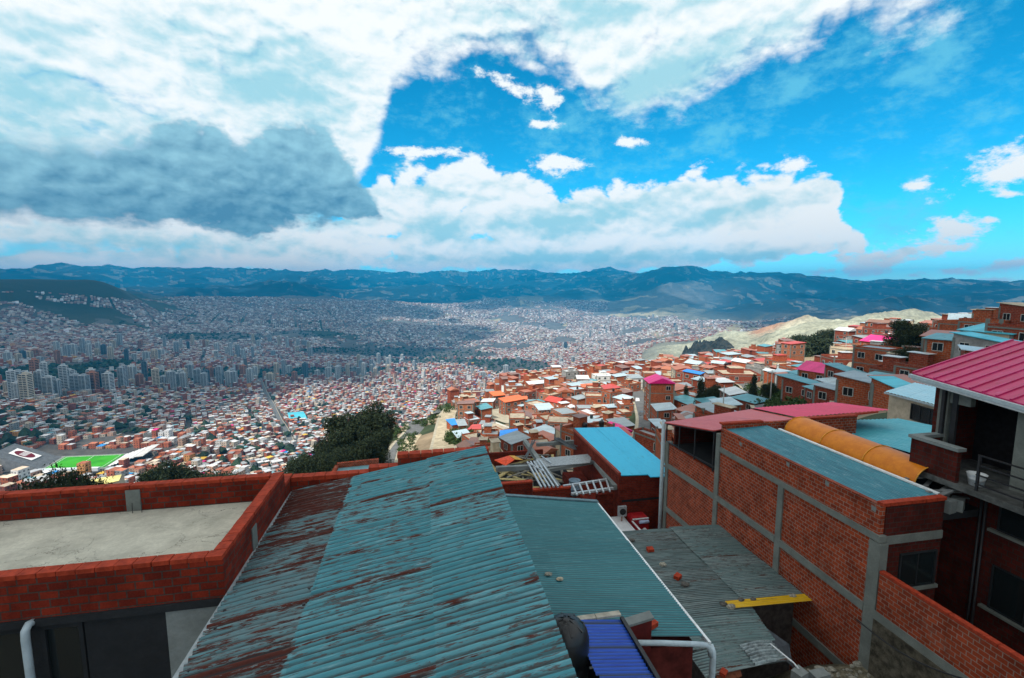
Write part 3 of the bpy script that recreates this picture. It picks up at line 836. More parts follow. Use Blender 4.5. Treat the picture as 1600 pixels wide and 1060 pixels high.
MB().poly([(xx, yy, zz) for xx in (15.6, 15.75) for yy, zz in ((18.5, -8.6), (22.4, -8.6), (22.4, -7.38), (18.5, -6.52))], [(0, 3, 2, 1), (4, 5, 6, 7), (0, 4, 7, 3), (3, 7, 6, 2), (2, 6, 5, 1)]).build('inner_wall', BRICK_D, G); MB().box(13.3, 15.6, 22.45, 22.6, -8.6, -7.66).build('inner_wall', BRICK_D, G)
w = MB(); w.box(13.3, 20, 18.5, 22.7, -8.75, -8.62); w.build('terrace_floor', CONC_D, G)
w = MB(); w.tube([(12.9, 23.02, -7.4), (12.9, 23.02, -15.5)], .1, 12); w.build('corner_pipe', PVC, G)
# orange translucent barrel vault
OR = NT('orange_roof_plastic')
ORM = OR.fin(OR.mix(OR.ramp(OR.noise(OR.pos(), 3, 6, .7), .3, .7), (.58, .155, .002), (.72, .225, .004)), .45, .3)
w = MB()
n = 12; L = 9
cl = (15.05 + .55, 16.9)
for half in (0, 1):
    rows = []
    for j in range(L + 1):
        g = j / L; y = 17.5 - 5.7 * g
        for i in range(n + 1):
            a = math.pi * i / n
            rows.append((16.42 - .76 * math.cos(a) - .12 * g, y, -6.42 + .56 * math.sin(a) - half * .012))
    w.poly(rows, [(j * (n + 1) + i, j * (n + 1) + i + 1, (j + 1) * (n + 1) + i + 1, (j + 1) * (n + 1) + i) for j in range(L) for i in range(n)], 0, True)
for j in (0, 3, 6, 9):
    g = j / L; y = 17.5 - 5.7 * g
    w.tube([(16.42 - .77 * math.cos(math.pi * i / n) - .12 * g, y, -6.415 + .57 * math.sin(math.pi * i / n)) for i in range(n + 1)], .018, 6, 1)
w.build('skylight_vault', [ORM, plain('pale_orange_trim', (.70, .30, .03), .5)], G)
w = MB(); w.box(15.5, 17.4, 11.9, 18.2, -9, -6.6); w.build('vault_wall', CONC_D, G)
for c, ww, hh in (((14.5, 10.72, -8.55), 1.35, 1.15), ((14.45, 10.72, -10.9), 1.1, .9)):
    window(G, c, ww, hh, (0, -1), CONC_D, .05, 1)
MB().box(13.75, 15.25, 10.62, 10.72, -9.18, -9.08).build('sill', CONC, G)

# boundary wall running on from the corner
BW = thing('boundary_wall', 'single skin brick garden wall with a brick cap on a stone footing', 'wall', (13.06, 8, -12))
w = MB(); w.box(13.0, 13.13, 3.5, 10.58, -9.6, -8.42); w.build('wall', BRICK_O, BW)
w = MB(); coping(w, (13.065, 3.5), (13.065, 10.58), -8.417, .16, .085, .26); w.build('coping', COPING, BW)
w = MB(); w.box(12.97, 13.15, 3.5, 10.6, -9.86, -9.6); w.build('beam', CONC, BW)
w = MB(); w.box(12.95, 13.16, 3.5, 10.6, -15.5, -9.86); w.build('footing', plain('rubble_masonry', (.085, .075, .055), .95, .1, .6, 5, .9), BW)

# ---- dark house at the right edge with the magenta roof and balcony
I = thing('brick_house', 'dark brick house with ribbed magenta roof, open doorway and a railed balcony', 'house', (19, 10, -15.5))
w = MB()
e0 = np.array([16.55, 13.0, -3.02]); e1 = np.array([16.55, 4.0, -3.95]); up_ = np.array([5.2, .6, .95])
MAG2 = tin_mat('magenta_ribbed_sheet', (.40, .004, .07), (.50, .008, .11), amount=.0, along='x', sheet=.36, streak=4, wear=(.62, .10, .28))
w.slab([e0, e1, e1 + up_, e0 + up_], .05)
N_ = 26
for k in range(N_ + 1):
    a = e0 + (e1 - e0) * k / N_
    w.bar(a + np.array([0, 0, .02]), a + up_ + np.array([0, 0, .02]), .05, .045)
w.build('roof', MAG2, I)
w = MB(); w.bar(e0 + np.array([-.06, .05, -.1]), e1 + np.array([-.06, 0, -.1]), .12, .12); w.build('gutter', PVC, I)
w = MB(); w.bar(e0 + np.array([.05, -.02, -.21]), e1 + np.array([.05, 0, -.21]), .2, .07); w.build('fascia', WHITE, I)
w = MB()
w.box(17.2, 17.4, 3, 9.75, -6.1, -3.55)
w.box(17.2, 22, 12.5, 12.7, -15.5, -3.3)
w.box(17.0, 17.2, 3, 12.7, -15.5, -6.25)
w.box(15.35, 17.0, 12.3, 12.5, -15.5, -6.7)
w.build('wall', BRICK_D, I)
w = MB(); w.box(17.1, 17.4, 9.75, 10.35, -6.1, -3.5); w.box(17.1, 17.4, 12.2, 12.5, -6.1, -3.4); w.box(17.15, 17.35, 11.6, 12.2, -3.9, -3.4); w.build('column', CONC, I)
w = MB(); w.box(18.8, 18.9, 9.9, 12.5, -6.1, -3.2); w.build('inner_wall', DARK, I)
w = MB(); w.box(17.12, 17.2, 11.95, 12.1, -6.0, -3.5); w.box(17.0, 17.1, 12.25, 12.35, -6.0, -3.5); w.build('door_frame', IRON, I)
w = MB(); w.box(15.95, 18.8, 3, 12.5, -6.25, -6.08); w.build('balcony_floor', plain('worn_balcony_slab', (.10, .105, .10), .9, .1, .4, 3, .3), I)
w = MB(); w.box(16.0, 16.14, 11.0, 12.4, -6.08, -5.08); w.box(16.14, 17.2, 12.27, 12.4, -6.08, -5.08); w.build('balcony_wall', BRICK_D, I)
w = MB(); w.box(15.92, 16.24, 10.95, 12.45, -5.08, -4.98); w.box(16.24, 17.2, 12.22, 12.45, -5.08, -4.98); w.build('balcony_cap', CONC_L, I)
w = MB()
for y in (10.45, 9.3, 8.1, 6.9): w.box(16.0, 16.06, y - .03, y + .03, -6.08, -5.0)
for z in (-5.0, -5.3, -5.6, -5.88): w.bar((16.03, 10.5, z), (16.03, 4, z), .04, .04)
w.build('railing', IRON, I)
for z, hh in ((-7.0, .8), (-9.2, 1.4), (-12.0, 1.3)):
    window(I, (17.0, 9.55, z), 1.75, hh, (-1, 0), CONC_D, .05, 1)
    MB().box(16.86, 17.0, 8.5, 10.6, z - hh / 2 - .09, z - hh / 2 - .01).build('sill', CONC, I)
w = MB(); w.tube([(16.93, 10.86, -6.3), (16.93, 10.86, -15.5)], .04, 8); w.tube([(16.93, 10.74, -6.3), (16.93, 10.74, -15.5)], .04, 8); w.build('downpipe', IRON, I)
o = thing('wash_bucket', 'white plastic wash tub standing on the balcony floor by the dark doorway', 'bucket', (16.5, 10.75, -6.08))
MB().lathe((16.45, 10.75, -6.07), [(.0, 0), (.17, 0), (.2, .2), (.235, .34), (.25, .36), (.22, .35), (.18, .05), (0, .04)], 20).build('tub', WHITE, o)
o = thing('junk_pile', 'heap of old boards and blocks on the roof beside the orange vault', 'junk', (16.3, 11.5, -6.6))
w = MB()
for k in range(14):
    a = random.uniform(-.6, .6); x, y = random.uniform(15.5, 16.6), random.uniform(10.9, 12.0)
    w.bar((x - .5 * math.cos(a), y - .5 * math.sin(a), -6.72 + k * .03), (x + .5 * math.cos(a), y + .5 * math.sin(a), -6.68 + k * .03), .12, .03)
w.build('boards', plain('grey_boards', (.16, .17, .17), .9, .1, .4), o)
w = MB(); w.rbox((15.75, 10.95, -6.95), .34, .3, .4, .2); w.rbox((16.2, 11.0, -6.95), .4, .3, .36, .5); w.build('block', CONC_L, o)
MB().box(15.3, 17.0, 10.9, 12.3, -7.2, -6.97).build('deck', CONC_D, o)

# ---- teal roof and pale house behind
R2 = thing('sheet_roof_house', 'house with a wide turquoise corrugated roof behind the orange vault', 'house', (21, 17, -15.5))
w = MB().corr((18.4, 13.2, -6.42), (2.2, 8.6, -1.15), (5.0, -1.2, .25), .22, .02, 5, .08, 4, 0, 0, 95, .004)
w.build('roof', tin_mat('bright_teal_sheet', (.05, .36, .44), (.09, .43, .50), amount=.02, along='y', sheet=1.1, streak=6, wear=(.3, .6, .65)), R2)
w = MB(); w.box(18.6, 23.0, 13.4, 21, -15.5, -7.8); w.build('wall', BRICK_D, R2)
w = MB(); coping(w, (20.8, 21.9), (26.4, 22.6), -7.55, .25, .1, .3); w.build('coping', COPING, R2)
PH = thing('pale_house', 'cream walled house with a pale blue sheet roof behind the magenta roofed one', 'house', (30, 23, -15.5))
a, b, c, d_ = [at(u, v, y=y) for u, v, y in ((1383, 612, 25.0), (1430, 598, 29.0), (1500, 612, 24.0), (1490, 640, 20.5))]
w = MB().corr(a, b - a, d_ - a, .25, .02, 6, .05, 3, 0, 0, 96, .003)
w.build('roof', tin_mat('pale_blue_sheet', (.38, .60, .66), (.46, .66, .70), amount=.0, along='y', sheet=1.5, streak=6, wear=(.6, .74, .76)), PH)
w = MB(); wa = a + np.array([.35, 0, -.12]); wd_ = d_ + np.array([.3, .2, -.12])
w.poly([wa, wd_, wd_ - [0, 0, 8], wa - [0, 0, 8], b - [.3, .5, .2], b - [.3, .5, 8]], [(0, 3, 2, 1), (0, 4, 5, 3)])
w.build('wall', plain('cream_render', (.50, .42, .31), .85, .2, .2, 2), PH)
g_ = wa + (wd_ - wa) * .62
nn = np.array([wd_[1] - wa[1], -(wd_[0] - wa[0])]); nn = nn / np.linalg.norm(nn); nn = -nn if nn @ np.array([-1, -1]) < 0 else nn
window(PH, (g_[0] + nn[0] * .02, g_[1] + nn[1] * .02, g_[2] - .75), 1.9, 1.0, (float(nn[0]), float(nn[1])), IRON, .08, 2)
w = MB(); w.bar(a - [0.05, 0, .08], d_ - [0.05, 0, .08], .08, .08); w.build('gutter', PVC, PH)

# ---- house with the bright blue roof, and the unfinished frame beside it
BH = thing('brick_house', 'red brick house with a flat bright sky blue roof inside low brick parapets', 'house', (13, 28, -15.5))
k_ = 1.34
P_ = [at(u, v, z=-8.5 * k_) for u, v in ((895, 678), (968, 745), (1036, 745), (985, 681))]
x0, x1, y0, y1 = 11.2, 14.6, 24.85, 33.4
MB().box(x0, x0 + .15, y0, y1, -15.5, -11.22).build('wall', BRICK, BH)
MB().box(x0 + .15, x1, y0, y0 + .15, -15.5, -11.32).build('wall', BRICK, BH)
MB().box(x0 + .15, x1, y1, y1 + .15, -15.5, -11.25).build('wall', BRICK, BH)
MB().box(x1, x1 + .15, y0, y1, -15.5, -11.3).build('wall', BRICK, BH)
w = MB(); w.slab([(x0 + .1, y0 - .05, -11.19), (13.0, y0 - .05, -11.27), (13.0, y1 + .1, -11.05), (x0 + .1, y1 + .1, -10.98)], .05); w.slab([(13.02, y0 - .35, -11.30), (x1 + .3, y0 - .35, -11.36), (x1 + .3, y1 + .1, -11.1), (13.02, y1 + .1, -11.05)], .05)
w.build('roof', tin_mat('sky_blue_sheet', (.010, .42, .66), (.02, .48, .72), amount=.0, along='y', sheet=.9, streak=3, wear=(.06, .52, .74)), BH)
w = MB(); w.box(x0 - .06, x0 + .1, y0, y1, -11.2, -11.05); w.build('coping', plain('dark_red_coping', (.26, .05, .03), .8), BH)
w = MB(); w.box(x0 + .2, x1, y0 - .012, y0, -12.9, -12.75); w.build('beam', CONC_D, BH)
o = thing('electric_meter', 'round electricity meter box on a pole against the dark brick wall', 'meter', (11.7, 24.3, -15.5))
mx = at(972, 800, y=24.3)
MB().tube([(mx[0] - .1, 24.3, -15.5), (mx[0], 24.3, mx[2] - .2)], .05, 8).build('pole', plain('pinkish_pole', (.35, .22, .18), .8), o)
w = MB().rbox((mx[0], 24.3, mx[2] - .25), .5, .16, .6, 0); w.build('case', STEEL, o)
w = MB().tube([(mx[0], 24.21, mx[2] + .05), (mx[0], 24.17, mx[2] + .05)], .19, 16); w.build('dial', IRON, o)

FRM = thing('unfinished_rooftop', 'unfinished brick rooftop with open steel beams, loose pipes and stacked sheets', 'building', (8, 24, -15.5))
sc = 1.34
def q(u, v, z=-9.0): return at(u, v, z=z * sc)
w = MB()
w.bar(q(775, 733), q(890, 727), .28, .3); w.bar(q(820, 690), q(872, 762), .3, .3); w.bar(q(838, 695), q(905, 690), .25, .25)
w.bar(q(905, 690), q(962, 762), .35, .3); w.bar(q(850, 736), q(926, 722), .25, .2)
w.build('beam', CONC_L, FRM)
w = MB()
for k in range(5):
    w.bar(q(824 + k * 5, 722 - k * .5, -8.85), q(846 + k * 6.5, 762 - k * .3, -8.85), .1, .1)
for k in range(6):
    w.bar(q(894 + k * 10.5, 757 - k * 1.8, -8.9), q(902 + k * 10 + (k > 2) * 1, 774 - k * 1.2, -8.9), .09, .09)
w.bar(q(880, 760, -8.95), q(945, 750, -8.95), .14, .12); w.bar(q(893, 772, -8.95), q(958, 763, -8.95), .14, .12)
w.bar(q(826, 724, -8.8), q(850, 737, -8.8), .07, .07); w.bar(q(846, 713, -8.8), q(861, 724, -8.8), .07, .07)
w.build('steel_bar', STEEL, FRM)
w = MB()
for k in range(7):
    w.slab([q(832 + k, 731 - k * 2.0, -8.86), q(922 + k * .6, 723 - k * 2, -8.86), q(922 + k * .6, 721 - k * 2, -8.86), q(832 + k, 729 - k * 2, -8.86)], .05)
w.build('stacked_sheets', plain('grey_zinc_sheet', (.30, .33, .34), .5, .5, .35, 8), FRM)
rs = random.Random(9)
w = MB()
for k in range(8):
    w.bar(q(822 + rs.uniform(-3, 3), 716 + rs.uniform(-3, 2), -8.9), q(834 + rs.uniform(-3, 3), 690 + rs.uniform(-3, 3), -8.6), .05, .05)
w.build('loose_rods', plain('dark_rods', (.07, .08, .085), .6, .4), FRM)
w = MB()
for k in range(8):
    w.bar(q(868 + rs.uniform(-2, 6), 686 + rs.uniform(-2, 2), -8.8), q(900 + rs.uniform(-3, 3), 700 + rs.uniform(-3, 3), -8.8), .06, .06)
w.build('loose_rods', plain('dark_rods', (.07, .08, .085), .6, .4), FRM)
w = MB()
y_ = q(800, 757)[1]; y2 = q(860, 765)[1]
xa, xb, xc, xd = q(782, 757)[0], q(831, 752)[0], q(830, 768)[0], q(895, 762)[0]
MB().box(xa, xb, y_, y_ + .2, -15.5, q(800, 755)[2]).build('wall', BRICK, FRM)
MB().box(q(930, 760)[0], q(958, 760)[0], q(940, 762)[1], q(940, 762)[1] + .15, -15.5, -12.5).build('wall', BRICK, FRM)
MB().box(q(832, 765)[0], q(894, 765)[0], y2, y2 + .2, -15.5, -12.1).build('wall', BRICK, FRM)
MB().box(q(775, 740)[0], q(890, 727)[0], q(800, 700)[1] + 3, q(800, 700)[1] + 3.2, -15.5, -13.5).build('wall', BRICK, FRM)
MB().box(x0 - 1.6, x0 - .25, 26, 31, -15.5, -13.4).build('wall', BRICK, FRM)
w = MB(); coping(w, (xa, y_ + .1), (xb, y_ + .1), q(800, 755)[2] + .003, .3, .1, .33); w.build('coping', COPING, FRM)
w = MB(); coping(w, (q(832, 765)[0], y2 + .1), (q(894, 765)[0], y2 + .1), -12.095, .3, .1, .33)
w.build('coping', COPING, FRM)
w = MB(); w.box(2.0, 10.9, y2 + .3, 37, -15.5, -14.6); w.build('floor', CONC_D, FRM)
o = thing('water_drum', 'grey steel drum standing inside the unfinished rooftop', 'drum', q(898, 752, -9.6))
c = q(898, 752, -9.6)
MB().lathe((c[0], c[1], c[2] - .9), [(0, 0), (.36, 0), (.37, .4), (.39, .42), (.37, .44), (.37, .95), (.39, .98), (.34, .97), (0, .96)], 20).build('drum', plain('grey_blue_drum', (.22, .32, .40), .5, .4), o)
o = thing('tarpaulin', 'orange and yellow tarpaulin stretched low beside the turquoise roof edge', 'tarpaulin', q(795, 725, -10))
a, b, c, d_ = q(772, 719, -10), q(790, 728, -10), q(818, 719, -10), q(795, 714, -10)
w = MB(); w.slab([a, b, (b + c) / 2 + [0, 0, .25], d_ + [0, 0, .1]], .02, 0); w.slab([d_ + [.02, 0, .12], (b + c) / 2 + [.03, 0, .27], c, (c + d_) / 2 + [0, .6, 0]], .02, 1)
w.build('sheet', [plain('orange_tarp', (.75, .07, .012), .6), plain('yellow_tarp', (.72, .34, .02), .6)], o)

o = thing('timber_pile', 'pile of pale planks and broken boards under the open beams of the unfinished rooftop', 'timber', (8, 33, -14.6))
w = MB()
for k in range(46):
    x, y = rs.uniform(5.2, 10.4), rs.uniform(29, 36); a = rs.uniform(-1.4, 1.4); L_ = rs.uniform(.6, 1.6); z = -14.5 + rs.uniform(0, .8)
    w.bar((x - L_ * math.cos(a), y - L_ * math.sin(a), z), (x + L_ * math.cos(a), y + L_ * math.sin(a), z + rs.uniform(-.3, .5)), rs.uniform(.12, .3), .05, k % 2)
w.build('boards', [plain('yellow_planks', (.42, .34, .16), .9, .1, .3), plain('dull_planks', (.20, .19, .16), .9, .1, .4)], o)
o = thing('cable', 'thin dark cable sagging in front of the brick wall by the corner pillar', 'cable', (12.9, 10.5, -10.2))
ca, cb = at(1338, 968, x=12.8), at(1560, 1075, x=12.5)
w = MB().tube([ca + (cb - ca) * t_ - np.array([0, 0, .35 * math.sin(math.pi * t_)]) for t_ in np.linspace(0, 1, 14)], .02, 6); w.build('cable', IRON, o)

# ---- vehicles in the alley
VN = thing('parked_van', 'white van seen from above, parked in the alley beyond the teal roof', 'van', (11.0, 22.6, -15.5))
w = MB()
def shell(mb, x0, x1, y0, y1, z0, z1, r, mi=0):
    p = []
    for z, s in ((z0, 0), (z1 - r, 0), (z1 - r * .3, r * .6), (z1, r * 1.6)):
        for a, b in ((x0 + s, y0 + s), (x1 - s, y0 + s), (x1 - s, y1 - s), (x0 + s, y1 - s)):
            p.append((a, b, z))
    f = [(3, 2, 1, 0), (12, 13, 14, 15)]
    for k in range(3):
        for i in range(4):
            f.append((k * 4 + i, k * 4 + (i + 1) % 4, k * 4 + 4 + (i + 1) % 4, k * 4 + 4 + i))
    mb.poly(p, f, mi)
shell(w, 9.9, 11.6, 21.3, 25.0, -15.2, -13.75, .12)
for k in range(5): w.box(10.1, 11.4, 21.9 + k * .55, 21.94 + k * .55, -13.75, -13.735)
w.build('body', plain('van_white', (.72, .75, .76), .3, .5, .06), VN)
w = MB(); w.box(10.05, 11.45, 21.285, 21.3, -14.5, -14.0); w.box(11.6, 11.615, 21.6, 24.6, -14.5, -14.05); w.build('glazing', GLASS, VN)
for x in (9.98, 11.5):
    for y in (22.0, 24.3):
        MB().tube([(x - .09, y, -15.2), (x + .09, y, -15.2)], .32, 16).build('wheel', IRON, VN)
TR = thing('parked_truck', 'small red truck with an open bed of bags and white bundles', 'truck', (12.4, 22.6, -15.5))
REDP = plain('truck_red', (.42, .015, .02), .4, .5, .15)
w = MB()
w.box(11.75, 11.83, 21.2, 24.2, -14.5, -13.8); w.box(12.72, 12.8, 21.2, 22.4, -14.5, -13.8); w.box(11.83, 12.72, 21.2, 21.28, -14.5, -13.8); w.box(11.83, 12.8, 24.12, 24.2, -14.5, -13.7); w.box(11.75, 12.8, 21.2, 24.2, -14.62, -14.5)
shell(w, 11.75, 12.85, 24.25, 25.6, -15.2, -13.6, .12)
w.build('body', REDP, TR)
w = MB(); w.bar((11.79, 21.2, -13.78), (11.79, 24.2, -13.78), .09, .05); w.bar((11.8, 24.16, -13.66), (12.8, 24.16, -13.66), .09, .05); w.bar((11.8, 21.24, -13.78), (12.75, 21.24, -13.78), .09, .05); w.build('bed_rail', WHITE, TR)
for x in (11.8, 12.7):
    for y in (21.8, 24.9):
        MB().tube([(x - .08, y, -15.18), (x + .08, y, -15.18)], .32, 16).build('wheel', IRON, TR)
o = thing('cargo_load', 'white bundles and rods loaded in the red truck bed', 'load', (12.2, 22.6, -14.5))
w = MB()
for k in range(9):
    w.rock((random.uniform(12.0, 12.6), 21.6 + k * .27, -14.2 + random.uniform(0, .1)), random.uniform(.12, .2), random.uniform(.12, .22), .14, k)
w.build('bundle', WHITE, o)
MB().tube([(12.1, 23.9, -13.72), (12.65, 23.85, -13.7)], .1, 10).build('roll', plain('pale_blue_wrap', (.42, .52, .7), .5), o)
w = MB(); w.bar((12.1, 23.6, -14.0), (12.5, 21.5, -13.85), .05, .05); w.bar((12.3, 23.5, -14.0), (12.62, 21.5, -13.85), .04, .04); w.build('rod', STEEL, o)

# ---- low building beyond the stepped gable
LB = thing('brick_house', 'low building with a flat pale turquoise roof behind the stepped brick gable', 'house', (-7, 46, -27))
c0 = [at(u, v, z=-18.0) for u, v in ((520, 741), (527, 731), (592, 724), (600, 741))]
w = MB(); w.slab([c0[0], c0[3], c0[2], c0[1]], .1); w.build('roof', tin_mat('flat_teal', (.12, .30, .34), (.18, .36, .40), amount=0, sheet=2, streak=3), LB)
w = MB()
lo, hi = c0[1], c0[2]
w.bar(lo + [0, 0, .12], hi + [0, 0, .12], .35, .7); w.bar(c0[0] + [0, -2, .1], lo + [0, 0, .1], .35, .4)
w.box(min(c0[0][0], lo[0]) + .2, c0[3][0], min(c0[0][1], c0[3][1]), max(lo[1], hi[1]) - .3, -30, -18.25)
w.build('wall', BRICK_O, LB)

# ---- rubble ground at the foot of the tall wall
w = MB()
rs = random.Random(5)
nx_, ny_ = 26, 26
pts = []
for j in range(ny_ + 1):
    for i in range(nx_ + 1):
        x = 9.6 + 3.5 * i / nx_; y = 8.6 + 3.6 * j / ny_
        z = -11.75 + .35 * float(fbm(x * .9, y * .9, 4, 3)) - 2.6 * max(0, (10.9 - x) / 1.3) ** 1.5 - .9 * max(0, y - 10.9) 
        pts.append((x, y, max(z, -15.3)))
w.poly(pts, [(j * (nx_ + 1) + i, j * (nx_ + 1) + i + 1, (j + 1) * (nx_ + 1) + i + 1, (j + 1) * (nx_ + 1) + i) for j in range(ny_) for i in range(nx_)], 0, True)
o = w.build('ground', plain('dirt_rubble', (.16, .145, .10), .95, .1, .5, 7, .8)); tag(o, 'bare dirt mound of rubble below the tall brick wall', kind='structure')
w = MB()
for k in range(170):
    x = rs.uniform(10.9, 13.0); y = rs.uniform(8.7, 11.0); s = rs.choice((.03, .04, .05, .06, .11))
    z = -11.75 + .35 * float(fbm(x * .9, y * .9, 4, 3)) - .9 * max(0, y - 10.9)
    w.rock((x, y, z + s * .3), s * 1.3, s, s * .8, k)
o = w.build('rubble', STONE); tag(o, 'scattered pale rubble stones on the dirt below the brick wall', kind='stuff')

# ================================================================== TERRAIN
def attr_mat(name, rough=.9, windows=False, noise=.35, nscale=.5, bump=0.0):
    m = NT(name); p = m.pos()
    a = m.n('ShaderNodeAttribute', {'attribute_name': 'own_colour', 'attribute_type': 'GEOMETRY'}).outputs['Color']
    t = m.ramp(m.noise(p, nscale, 5, .65), .25, .75, 1 - noise, 1 + noise)
    c = m.mix(1.0, a, m.n('ShaderNodeCombineColor', Red=t, Green=t, Blue=t).outputs[0], 'MULTIPLY')
    if windows:
        nr = m.n('ShaderNodeNewGeometry').outputs['True Normal']
        tg = m.n('ShaderNodeVectorMath', {'operation': 'CROSS_PRODUCT'}, i0=nr, i1=(0, 0, 1.0)).outputs[0]
        uu = m.n('ShaderNodeVectorMath', {'operation': 'DOT_PRODUCT'}, i0=p, i1=tg).outputs['Value']
        zz = m.n('ShaderNodeSeparateXYZ', Vector=p).outputs[2]
        fu = m.math('FRACT', m.math('DIVIDE', uu, 2.9)); fz = m.math('FRACT', m.math('DIVIDE', zz, 2.75))
        w = m.math('MULTIPLY', m.math('MULTIPLY', m.math('GREATER_THAN', fu, .32), m.math('LESS_THAN', fu, .72)), m.math('MULTIPLY', m.math('GREATER_THAN', fz, .32), m.math('LESS_THAN', fz, .78)))
        up = m.math('LESS_THAN', m.math('ABSOLUTE', m.n('ShaderNodeSeparateXYZ', Vector=nr).outputs[2]), .5)
        c = m.mix(m.math('MULTIPLY', m.math('MULTIPLY', w, up), .8), c, (.03, .035, .04))
    if bump: m.bump(m.noise(p, nscale * 3, 6, .7), bump, 1.0)
    return m.fin(c, rough, .15)


def build_terrain():
    rin = np.exp(np.linspace(math.log(6), math.log(300), 150))
    rmid = np.exp(np.linspace(math.log(300), math.log(14200), 640))[1:]
    rout = np.array([14500.])
    rs = np.concatenate([rin, rmid, rout])
    a_in = np.arange(math.radians(-48), math.radians(66), math.radians(.2))
    a_out = np.arange(math.radians(66), math.radians(360 - 48), math.radians(3))
    az = np.concatenate([a_in, a_out]); na = len(az)
    R, A = np.meshgrid(rs, az, indexing='ij')
    X = R * np.sin(A); Y = R * np.cos(A)
    Z = height(X, Y)
    verts = np.concatenate([np.stack([X, Y, Z], -1).reshape(-1, 3), [[0, 0, -16.0]]])
    i = np.arange(len(rs) - 1)[:, None]; j = np.arange(na)[None, :]
    j2 = (j + 1) % na
    q = np.stack([i * na + j, i * na + j2, (i + 1) * na + j2, (i + 1) * na + j], -1).reshape(-1, 4)[:, ::-1]
    c = len(verts) - 1
    jj = np.arange(na)
    capq = np.stack([np.full(na, c), jj, (jj + 1) % na, (jj + 1) % na], -1)   # centre fan, as degenerate-free triangles below
    fx = verts[q].mean(1); x, y, z = fx.T
    r = np.hypot(x, y)
    u, v, d = pix(fx)
    col = np.zeros((len(q), 3))
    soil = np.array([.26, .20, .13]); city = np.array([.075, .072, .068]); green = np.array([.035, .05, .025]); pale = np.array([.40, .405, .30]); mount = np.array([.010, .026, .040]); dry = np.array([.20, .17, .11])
    n1 = fbm(x / 60, y / 60, 5, 31); n2 = fbm(x / 500, y / 500, 5, 33); n3 = fbm(x / 14, y / 14, 4, 35)
    near = np.where((n1 + n3 * .4)[:, None] > .72, green * 1.2, soil * (.7 + .6 * n3[:, None]))
    steep = sstep(440, 520, r)[:, None]
    base = near * (1 - steep) + city * steep
    lefthill = (u < 620) & (r < 520)
    base[lefthill] = np.where((n1[lefthill] > .47)[:, None], green, dry * .8)
    hillw = (sstep(2600, 3600, r) * (1 - sstep(6800, 7600, r)))[:, None]
    hc = np.where((n2 > .56)[:, None], green * .9 + .01, np.array([.12, .12, .115]) * (.6 + .8 * n1[:, None]))
    tanw = sstep(600, 760, u)[:, None] * (n2 > .56)[:, None]
    hc = hc * (1 - tanw) + np.array([.30, .27, .18]) * (.5 + n1[:, None]) * tanw
    base = base * (1 - hillw) + hc * hillw
    tophill = (sstep(3150, 3650, r) * (1 - sstep(150, 290, u + (n2 - .5) * 200)) * (1 - sstep(6600, 7400, r)))[:, None]
    base = base * (1 - tophill) + green * .55 * tophill
    pw = pale_w(x, y)[:, None]
    ng = fbm(x / 55, y / 55, 5, 37, True)[:, None]; pc = pale * (.35 + .95 * n1[:, None]) * (.55 + .6 * ng)
    redw = (sstep(1160, 1185, u) * (1 - sstep(1215, 1290, u)) * sstep(1500, 1650, r))[:, None] * .8
    pc = pc * (1 - redw) + np.array([.40, .20, .12]) * redw
    base = base * (1 - pw) + pc * pw
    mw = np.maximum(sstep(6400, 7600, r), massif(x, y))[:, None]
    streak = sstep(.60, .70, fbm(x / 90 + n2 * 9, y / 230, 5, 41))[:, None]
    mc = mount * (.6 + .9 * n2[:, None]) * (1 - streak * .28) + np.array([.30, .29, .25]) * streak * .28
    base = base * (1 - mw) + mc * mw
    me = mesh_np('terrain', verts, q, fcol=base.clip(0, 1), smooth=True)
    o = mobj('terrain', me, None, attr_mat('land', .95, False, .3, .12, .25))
    tag(o, 'valley floor, near hillside, eroded pale hills and blue mountains', kind='structure')
    # the middle of the sheet, under the foreground houses
    b = MB(); b.poly([(r6 * math.sin(a), r6 * math.cos(a), -16.0) for r6 in (6.05,) for a in np.linspace(0, 2 * math.pi, 48, endpoint=False)], [tuple(reversed(range(48)))])
    g = b.build('ground', plain('dark_yard_earth', (.09, .08, .065), .95, .1, .4, 2)); tag(g, 'dark earth of the yard under the foreground houses', kind='structure')


build_terrain()

# ---- dark rock outcrop on the far edge of the near settlement
def outcrop():
    c = ground_at(1098, 566, 300); R = np.hypot(c[0], c[1])
    t = np.array([c[1], -c[0]]) / R; f = np.array([c[0], c[1]]) / R
    n, m = 60, 24; L, D = 44 * R / F, 30 * R / F
    A, B = np.meshgrid(np.linspace(-1, 1, n), np.linspace(-1, 1, m), indexing='ij')
    X = c[0] + t[0] * A * L + f[0] * B * D; Y = c[1] + t[1] * A * L + f[1] * B * D
    prof = np.interp(A, [-1, -.75, -.55, -.45, -.2, .1, .5, 1], [0, .55, 1, .8, .95, .78, .6, 0])
    H = prof * (1 - B ** 2) ** .8 * 36 * R / F * (.55 + .75 * fbm(X / (R * .014), Y / (R * .014), 5, 9, True))
    v = np.stack([X, Y, smooth_h(X, Y) - 2 + H], -1).reshape(-1, 3)
    q_ = np.array([[i * m + j, i * m + j + 1, (i + 1) * m + j + 1, (i + 1) * m + j] for i in range(n - 1) for j in range(m - 1)])
    o = mobj('hill', mesh_np('hill', v, q_, smooth=False), None, plain('dark_rock', (.035, .036, .030), .95, .1, .6, .08, .8))
    tag(o, 'dark jagged rock outcrop in front of the pale hills', kind='structure')
outcrop()

# ================================================================== ROADS
ROADPTS = []
ASPH = plain('grey_asphalt', (.13, .135, .135), .9, .15, .25, .6)
SAND = plain('sandy_track', (.42, .36, .25), .95, .1, .3, .5)
CONCROAD = plain('pale_concrete_road', (.40, .36, .27), .9, .15, .2, .4)


